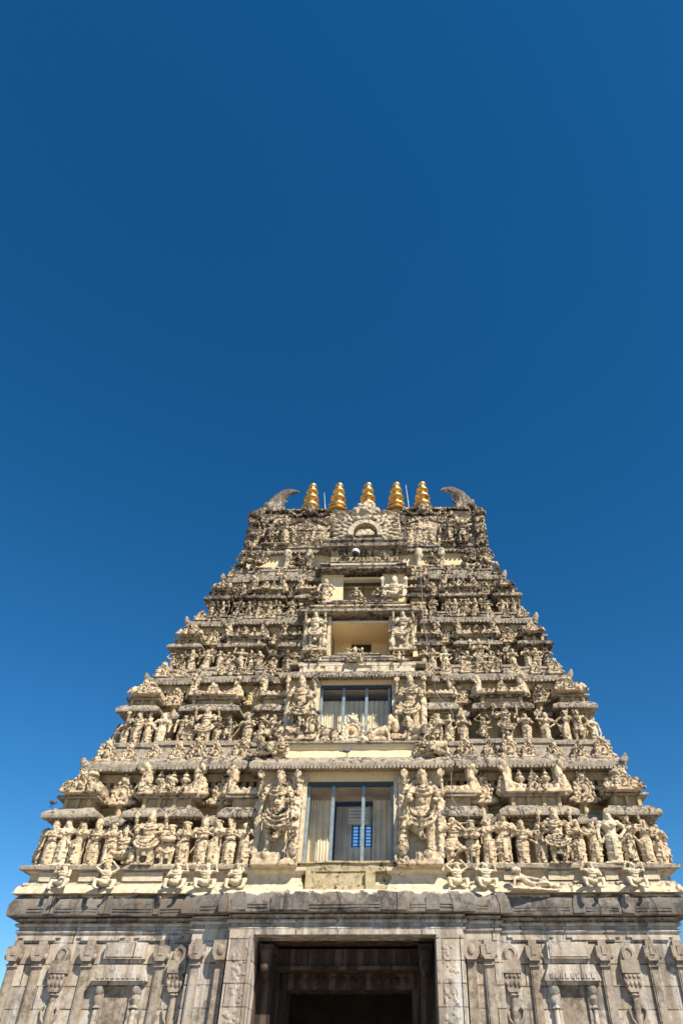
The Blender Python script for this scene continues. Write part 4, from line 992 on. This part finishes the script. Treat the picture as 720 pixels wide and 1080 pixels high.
row(1,1,'corner shrine',[(.893,'w_sway',1.04),(.945,'w_hip',1.0),(.985,'w_join',.95,.15,.5),(1.01,'m_hip',.85,.5,1.0)],GS)
GS = 'stucco statues along the second tier'
row(2,-1,'corner shrine',[(-1.0,'m_hip',.85,.4,-.8),(-.955,'m_join',.9,.1),(-.905,'d_arch',1.05),(-.86,'w_hip',.92)],GS)
row(2,-1,'outer narrow shrine',[(-.80,'w_pale',.97)],GS)
row(2,-1,'barrel-roofed shrine',[(-.712,'m_hip',.95),(-.678,'m_drum',.9),(-.617,'d_four',1.18,-.1),(-.57,'w_join',.9),(-.525,'m_club',.95)],GS)
row(2,-1,'inner narrow shrine',[(-.445,'w_cap',.95)],GS)
row(2,-1,'half shrine',[(-.385,'m_flute',.95),(-.335,'w_dance',.95)],GS)
row(2,1,'half shrine',[(.34,'m_drum',.95),(.385,'w_hip',.92)],GS)
row(2,1,'inner narrow shrine',[(.447,'m_join',.9)],GS)
row(2,1,'barrel-roofed shrine',[(.53,'m_over',.86),(.62,'d_four',1.2,-.1),(.70,'w_join',.95)],GS)
row(2,1,'outer narrow shrine',[(.787,'w_lotus',.97)],GS)
row(2,1,'corner shrine',[(.868,'w_sway',1.0),(.915,'m_bow',1.02),(.985,'w_pale',.9,.2,.6)],GS)
GS = 'stucco statues along the third tier'
row(3,-1,'corner shrine',[(-.97,'w_pot',.84,.05),(-.925,'m_over',.88),(-.87,'d_arch',.98)],GS)
row(3,-1,'outer narrow shrine',[(-.79,'m_skirt',.92)],GS)
row(3,-1,'barrel-roofed shrine',[(-.725,'w_hip',.95),(-.68,'m_hip',.95),(-.61,'w_lotus',1.08),(-.565,'m_club',.95),(-.52,'w_join',.92)],GS)
row(3,-1,'inner narrow shrine',[(-.442,'w_cap',.92)],GS)
row(3,-1,'half shrine',[(-.375,'m_skirt',.95),(-.33,'w_hip',.9)],GS)
row(3,1,'half shrine',[(.335,'m_join',.92),(.385,'w_lotus',.95)],GS)
row(3,1,'inner narrow shrine',[(.447,'w_pale',.92)],GS)
row(3,1,'barrel-roofed shrine',[(.51,'m_flute',.92),(.56,'s_med',.9),(.625,'d_four',1.3,-.1),(.675,'s_four',.9),(.72,'w_hip',.92)],GS)
row(3,1,'outer narrow shrine',[(.79,'m_join',.9)],GS)
row(3,1,'corner shrine',[(.865,'w_join',.95),(.91,'m_hip',.98),(.965,'m_skirt',.95,.05)],GS)
GS = 'stucco statues along the fourth tier'
row(4,-1,'corner shrine',[(-.95,'w_dance',.98),(-.88,'d_arch',.98)],GS)
row(4,-1,'outer narrow shrine',[(-.79,'w_hip',.92)],GS)
row(4,-1,'barrel-roofed shrine',[(-.715,'d_arch',.95),(-.65,'m_flute',.95),(-.58,'d_arch',.98),(-.52,'w_dance',.95)],GS)
row(4,-1,'inner narrow shrine',[(-.442,'m_skirt',.95)],GS)
row(4,-1,'half shrine',[(-.365,'s_med',.95)],GS)
row(4,1,'half shrine',[(.365,'s_hold',.95)],GS)
row(4,1,'inner narrow shrine',[(.447,'m_join',.95)],GS)
row(4,1,'barrel-roofed shrine',[(.53,'w_hip',.95),(.585,'d_arch',.95),(.65,'w_pot',.85),(.71,'d_arch',.95)],GS)
row(4,1,'outer narrow shrine',[(.79,'w_cap',.92)],GS)
row(4,1,'corner shrine',[(.88,'m_hip',.98),(.95,'d_arch',.95)],GS)
# pale attendants on the plinth
GS = 'pale attendant statues on the plinth under the lowest tier'
pos = [(-9.02,'s_pale3'),(-7.65,'s_pale2'),(-5.38,'s_pale3'),(-4.45,'s_pale'),(-3.45,'s_pale3'),(3.5,'s_pale2'),(4.4,'s_pale'),(5.95,'recline'),(7.72,'s_pale3'),(9.04,'s_pale')]
wh = ['below the left corner shrine','below the left outer narrow shrine','below the left barrel-roofed shrine','below the left inner narrow shrine','below the left half shrine','below the right half shrine','below the right inner narrow shrine','below the right barrel-roofed shrine','below the right outer narrow shrine','below the right corner shrine']
for (x, kd), w_ in zip(pos, wh):
    statue(kd, x, -.16, 6.55, 1.05 if kd != 'recline' else 1.3, f"{KINDS[kd][1]} on the plinth, {w_}", GS, rng.uniform(-.3,.3), mir=rng.random() < .5)

# guardians beside the openings
def guardian(H, mir, label, x, y, z, seed, female=False, mat=M_FIG):
    root = tag(empty('guardian_statue', (x, y, z)), label, 'statue', 'large guardian statues beside the central openings')
    s = -1 if mir else 1
    b = figure(H, female=female, arms='four', lower='dance', head='tall', attr='swag', seed=seed, sway=.035, voxel=.026, big=True, mat=mat)
    put('figure', b, root, (0,0,.12*H), 0, (s*.86, 1.15, .9))
    g = G(); g.tube([(.20*H,-.13*H,.56*H),(.22*H,-.14*H,.42*H),(.23*H,-.14*H,.33*H),(.235*H,-.14*H,.24*H),(.24*H,-.14*H,.16*H),(.24*H,-.14*H,.08*H)], [.024*H,.022*H,.032*H,.05*H,.072*H,.04*H], n=12)
    for zz in (.3,.36,.46): g.lathe([(.04*H,-.012*H),(.052*H,0),(.04*H,.012*H)], (.228*H,-.14*H,zz*H), 12)
    put('club', g.mesh('club', mat, amp=.015, scl=8, amp2=.006), root, (0,0,0), 0, (s,1,1))
    g = G(); g.box(-.2*H,.2*H,-.2*H,.12*H,-.03*H,.035*H); g.box(-.18*H,.1*H,-.19*H,.12*H,.02*H,.11*H); g.box(.16*H,.3*H,-.2*H,.1*H,-.03*H,.05*H); g.ell((-.04*H,-.18*H,.08*H),(.06*H,.05*H,.05*H))
    put('pedestal', g.mesh('pedestal', M_FIG, voxel=.035, amp=.014, scl=5, amp2=.006), root, (0,0,0), 0, (s,1,1))
    g = G(); g.prism([(-.2*H,0),(.22*H,0),(.23*H,.4*H),(.2*H,.8*H),(.1*H,.98*H),(-.1*H,.98*H),(-.22*H,.8*H),(-.25*H,.4*H)], .05*H, .12*H)
    for i in range(26):
        a = R(-10)+R(200)*i/25; g.ell((.23*H*math.cos(a), .05*H, .55*H+.4*H*math.sin(a)), (.035*H,.03*H,.04*H), n=7, m=5)
    for i in range(14): g.tube([(-.23*H+rng.uniform(-.03,.03)*H, .03*H, (.1+.045*i)*H), (-.17*H, .02*H, (.13+.045*i)*H)], .025*H, n=6)
    put('back_slab', g.mesh('back_slab', M_PALE, voxel=.035, amp=.03, scl=6, amp2=.012), root, (0,0,0), 0, (s,1,1))
    return root
guardian(2.95, False, 'largest guardian statue with a club, left of the lowest window', -2.45, .05, 7.26, 51)
guardian(2.95, True, 'largest guardian statue with a club, right of the lowest window', 2.5, .05, 7.26, 52)
guardian(2.5, False, 'guardian statue with a club, left of the window above the round medallion', -2.15, .98, 11.75, 53)
guardian(2.5, True, 'guardian statue with a club, right of the window above the round medallion', 2.15, .98, 11.75, 54)
guardian(2.0, False, 'pale many-armed guardian statue left of the deep open niche', -1.95, 1.85, 15.95, 55, mat=M_PALE)
guardian(2.0, True, 'pale many-armed guardian statue right of the deep open niche', 1.9, 1.85, 15.95, 56, mat=M_PALE)
GS = 'small statues around the topmost niche'
statue('w_pale', -1.75, 2.85, 19.1, 1.35, 'pale woman statue leaning beside the topmost niche, on its left', GS)
statue('s_med', -2.15, 2.8, 19.1, 1.2, 'small seated statue left of the pale woman beside the topmost niche', GS)
statue('s_bigpale', 1.5, 2.75, 19.1, 1.75, 'large pale seated deity statue right of the topmost niche', GS)
statue('s_hold', -.28, 2.5, 19.12, .85, 'small seated statue in front of the topmost niche, left of its middle', GS)
statue('s_med', .72, 2.5, 19.12, .8, 'small seated statue in front of the topmost niche, nearer its right jamb', GS)
statue('s_four', -.1, 1.12, 15.05, .95, 'seated deity statue at the middle of the ledge below the deep open niche', 'ledge figures at the tower centre')
statue('s_hold', 0.0, 2.15, 18.5, .85, 'small seated statue at the middle of the ledge above the deep open niche', 'ledge figures at the tower centre')
for s, w_ in ((-1,'left'),(1,'right')):
    G1 = 'seated statues in the roof neck'
    statue('s_med', s*3.36, 3.6, 21.72, 1.15, f'seated statue between the two {w_} stubby colonnettes under the roof', G1)
    statue('s_up', s*5.35, 3.55, 21.7, 1.6, f'squatting strongman statue with raised arms under the {w_} roof horn', G1)
    statue('s_over', s*6.2, 3.75, 21.7, 1.45, f'squatting statue at the outer {w_} end of the roof neck', G1, rz=s*.7)
    G2 = 'standing figures on the vaulted roof front'
    statue('w_hip', s*4.25, 3.72, 23.28, 1.5, f'standing woman statue against the {w_} half of the vaulted roof', G2)
    statue('m_hip', s*5.0, 3.68, 23.28, 1.35, f'standing man statue against the {w_} end of the vaulted roof', G2)
    statue('s_hold', s*1.0, 3.45, 21.9, .8, f'small seated statue in the {w_} half of the recess under the lion-face gable', 'small statues under the lion-face gable')
    statue('s_hold', s*2.55, .2, 10.9, .95, f'small seated statue on the ledge above the {w_} lowest guardian', 'ledge figures at the tower centre')
    statue('s_up', s*1.7, 1.2, 15.16, .7, f'small squatting statue on the {w_} ledge below the deep open niche', 'ledge figures at the tower centre')
# animals and round medallion before the second window
for s, w_ in ((-1,'left'),(1,'right')):
    o = put('lion_statue', LION, None, (s*1.0, .62, 11.56), 0, (s*.8,.85,.95)); tag(o, f'crouching lion statue in front of the second window, {w_} of the round medallion', 'animal statue', 'lion statues at the tower centre')
    o = put('lion_statue', LION, None, (s*2.45, .4, 11.56), s*-.5, (-s*.95,.95,.9)); tag(o, f'crouching lion statue at the feet of the {w_} second-tier guardian', 'animal statue', 'lion statues at the tower centre')
    o = put('lion_statue', LION, None, (s*3.1, .05, 10.92), s*.5, (s*.75,.8,.75)); tag(o, f'lion statue seated on the {w_} end of the ledge above the lowest window', 'animal statue', 'lion statues at the tower centre')
g = G(); medallion_geo(g, .36, True, 13); mp = put('round_medallion', g.mesh('round_medallion', M_PALE, voxel=.025, amp=.018, scl=8, amp2=.006), bay2, (-.02, .38, 11.5))
g = G(); g.ell((0,-.09,.41), (.11,.05,.11)); put('ochre_boss', g.mesh('ochre_boss', M_MED), mp)

# ------------------------------------------------------------------ pigeons, camera dome, cable
def pigeon_mesh():
    g = G(); g.tube([(-.17,0,.13),(-.06,0,.15),(.06,0,.18),(.12,0,.24)], [.035,.075,.08,.05]); g.ell((.15,0,.285), (.045,.036,.042)); g.tube([(.18,0,.285),(.215,0,.278)], [.014,.005], n=6)
    g.box(-.32,-.12,-.035,.035,.10,.125)
    for s in (-1, 1):
        g.ell((-.05,s*.06,.16), (.14,.025,.06)); g.tube([(.0,s*.03,.11),(.02,s*.03,.01)], [.014,.01], n=6); g.box(-.01,.05,s*.03-.015,s*.03+.015,.0,.014)
    return g.mesh('pigeon', M_PIGEON, voxel=.011)
PG = pigeon_mesh()
for x, y, z, rz, lab in ((-.16,.05,10.9,.4,'grey pigeon on the ledge right above the lowest window'),(-10.25,.12,9.19,2.6,'grey pigeon on the eave of the left corner shrine'),(9.72,.55,10.66,.3,'dark pigeon on the domed roof of the right corner shrine'),(-1.35,.62,12.62,1.2,'dark pigeon on the lion statue before the second window'),(5.95,1.2,13.76,2.0,'dark pigeon below the right barrel roof of the second tier')):
    tag(put('pigeon', PG, None, (x, y, z), rz, .9), lab, 'pigeon', 'pigeons perched on the tower')
cam_ = tag(empty('security_camera', (-.42, 3.05, 22.05)), 'white dome security camera under the lion-face gable', 'camera')
g = G(); g.ell((0,0,.22), (.2,.2,.2), n=18, m=10); g.box(-.05,.05,.05,.5,.3,.36); put('shell', g.mesh('shell', M_WHITE), cam_)
g = G(); g.ell((0,-.03,.11), (.175,.175,.16), n=18, m=10); put('dome', g.mesh('dome', M_SMOKE), cam_)
cp = [Vector(p) for p in ((2.75,2.6,20.9),(2.8,2.15,18.2),(2.75,1.85,17.9),(2.85,1.8,16.9),(3.1,1.85,15.6),(3.1,1.3,15.1),(3.1,1.0,14.4),(3.2,1.1,13.7),(3.75,.75,12.7),(3.5,.75,11.9),(3.45,.45,11.1),(3.55,.2,10.7),(3.5,.05,9.4),(3.9,-.1,8.9),(4.05,-.12,8.3),(4.0,-.1,7.4),(4.1,-.3,7.2),(4.05,-.25,6.7))]
cc = []
for i in range(len(cp)-1):
    p0, p1, p2, p3 = cp[max(i-1,0)], cp[i], cp[i+1], cp[min(i+2,len(cp)-1)]
    for q in range(6):
        u = q/6; cc.append(.5*((2*p1)+(p2-p0)*u+(2*p0-5*p1+4*p2-p3)*u*u+(3*p1-p0-3*p2+p3)*u**3))
g = G(); g.tube(cc, .014, n=6)
tag(put('cable', g.mesh('cable', M_CABLE), None), 'thin grey cable hanging down the tower right of the windows', 'cable')

# ------------------------------------------------------------------ ground, sky, light, camera
def ground_mat():
    k = N('worn_paving'); geo = k.add('ShaderNodeNewGeometry'); pos = geo.outputs['Position']
    n1 = k.noise(pos, .25, 6, .6); n2 = k.noise(pos, 4, 6, .65)
    br = k.n.new('ShaderNodeTexBrick'); k.link(pos, br.inputs['Vector']); br.inputs['Scale'].default_value = 1; br.inputs['Brick Width'].default_value = 1.2; br.inputs['Row Height'].default_value = .8; br.inputs['Mortar Size'].default_value = .012
    br.inputs['Color1'].default_value = c4(.33,.28,.21); br.inputs['Color2'].default_value = c4(.27,.225,.17); br.inputs['Mortar'].default_value = c4(.12,.1,.08)
    k.link(k.mix(k.math('MULTIPLY', k.ramp(n2, .4, .7), .4), br.outputs['Color'], c4(.27,.23,.19)), k.p.inputs['Base Color']); k.p.inputs['Roughness'].default_value = .9
    k.link(k.bump(n2, .4, .02), k.p.inputs['Normal']); return k.m
g = G(); E_ = 3000
g.raw([(-E_,-E_,0),(E_,-E_,0),(E_,E_,0),(-E_,E_,0)], [(0,1,2,3)])
tag(put('ground', g.mesh('ground', ground_mat(), smooth=False)), kind='structure')

AZ, EL = R(40), R(45)
sd = Vector((math.sin(AZ)*math.cos(EL), -math.cos(AZ)*math.cos(EL), math.sin(EL)))
L = bpy.data.lights.new('sun', 'SUN'); L.energy = 5.0; L.angle = R(.53); L.color = (1, .89, .725)
lo = bpy.data.objects.new('sun', L); COL.objects.link(lo); lo.rotation_euler = (-sd).to_track_quat('-Z', 'Y').to_euler()
w = bpy.data.worlds.new('World'); sc.world = w; w.use_nodes = True
nt = w.node_tree; bg = nt.nodes['Background']
sky = nt.nodes.new('ShaderNodeTexSky'); sky.sky_type = 'NISHITA'; sky.sun_disc = False
sky.sun_elevation = EL; sky.sun_rotation = PI-AZ; sky.altitude = 2200; sky.air_density = 1.0; sky.dust_density = .05; sky.ozone_density = 3.0
hs = nt.nodes.new('ShaderNodeHueSaturation'); hs.inputs['Saturation'].default_value = 1.32; hs.inputs['Hue'].default_value = .495
nt.links.new(sky.outputs[0], hs.inputs['Color']); nt.links.new(hs.outputs[0], bg.inputs[0]); bg.inputs[1].default_value = .092

cd = bpy.data.cameras.new('camera'); co = bpy.data.objects.new('camera', cd); COL.objects.link(co); sc.camera = co
PIT, YAW, ROLL = R(40.705), R(1.451), R(.1715)
h_ = Vector((-math.sin(YAW), math.cos(YAW), 0)); r_ = Vector((math.cos(YAW), math.sin(YAW), 0)); u_ = Vector((0,0,1))
fw = h_*math.cos(PIT)+u_*math.sin(PIT); up = -h_*math.sin(PIT)+u_*math.cos(PIT)
rr = r_*math.cos(ROLL)+up*math.sin(ROLL); uu = -r_*math.sin(ROLL)+up*math.cos(ROLL)
co.matrix_world = Matrix(((rr.x,uu.x,-fw.x,1.9416),(rr.y,uu.y,-fw.y,-24),(rr.z,uu.z,-fw.z,1.6),(0,0,0,1)))
cd.sensor_fit = 'VERTICAL'; cd.sensor_height = 36; cd.lens = 24; cd.shift_x = -(410.47-360)/1080; cd.clip_end = 10000; cd.clip_start = .1
sc.view_settings.view_transform = 'Standard'; sc.view_settings.look = 'None'; sc.view_settings.gamma = 1; sc.view_settings.exposure = .62
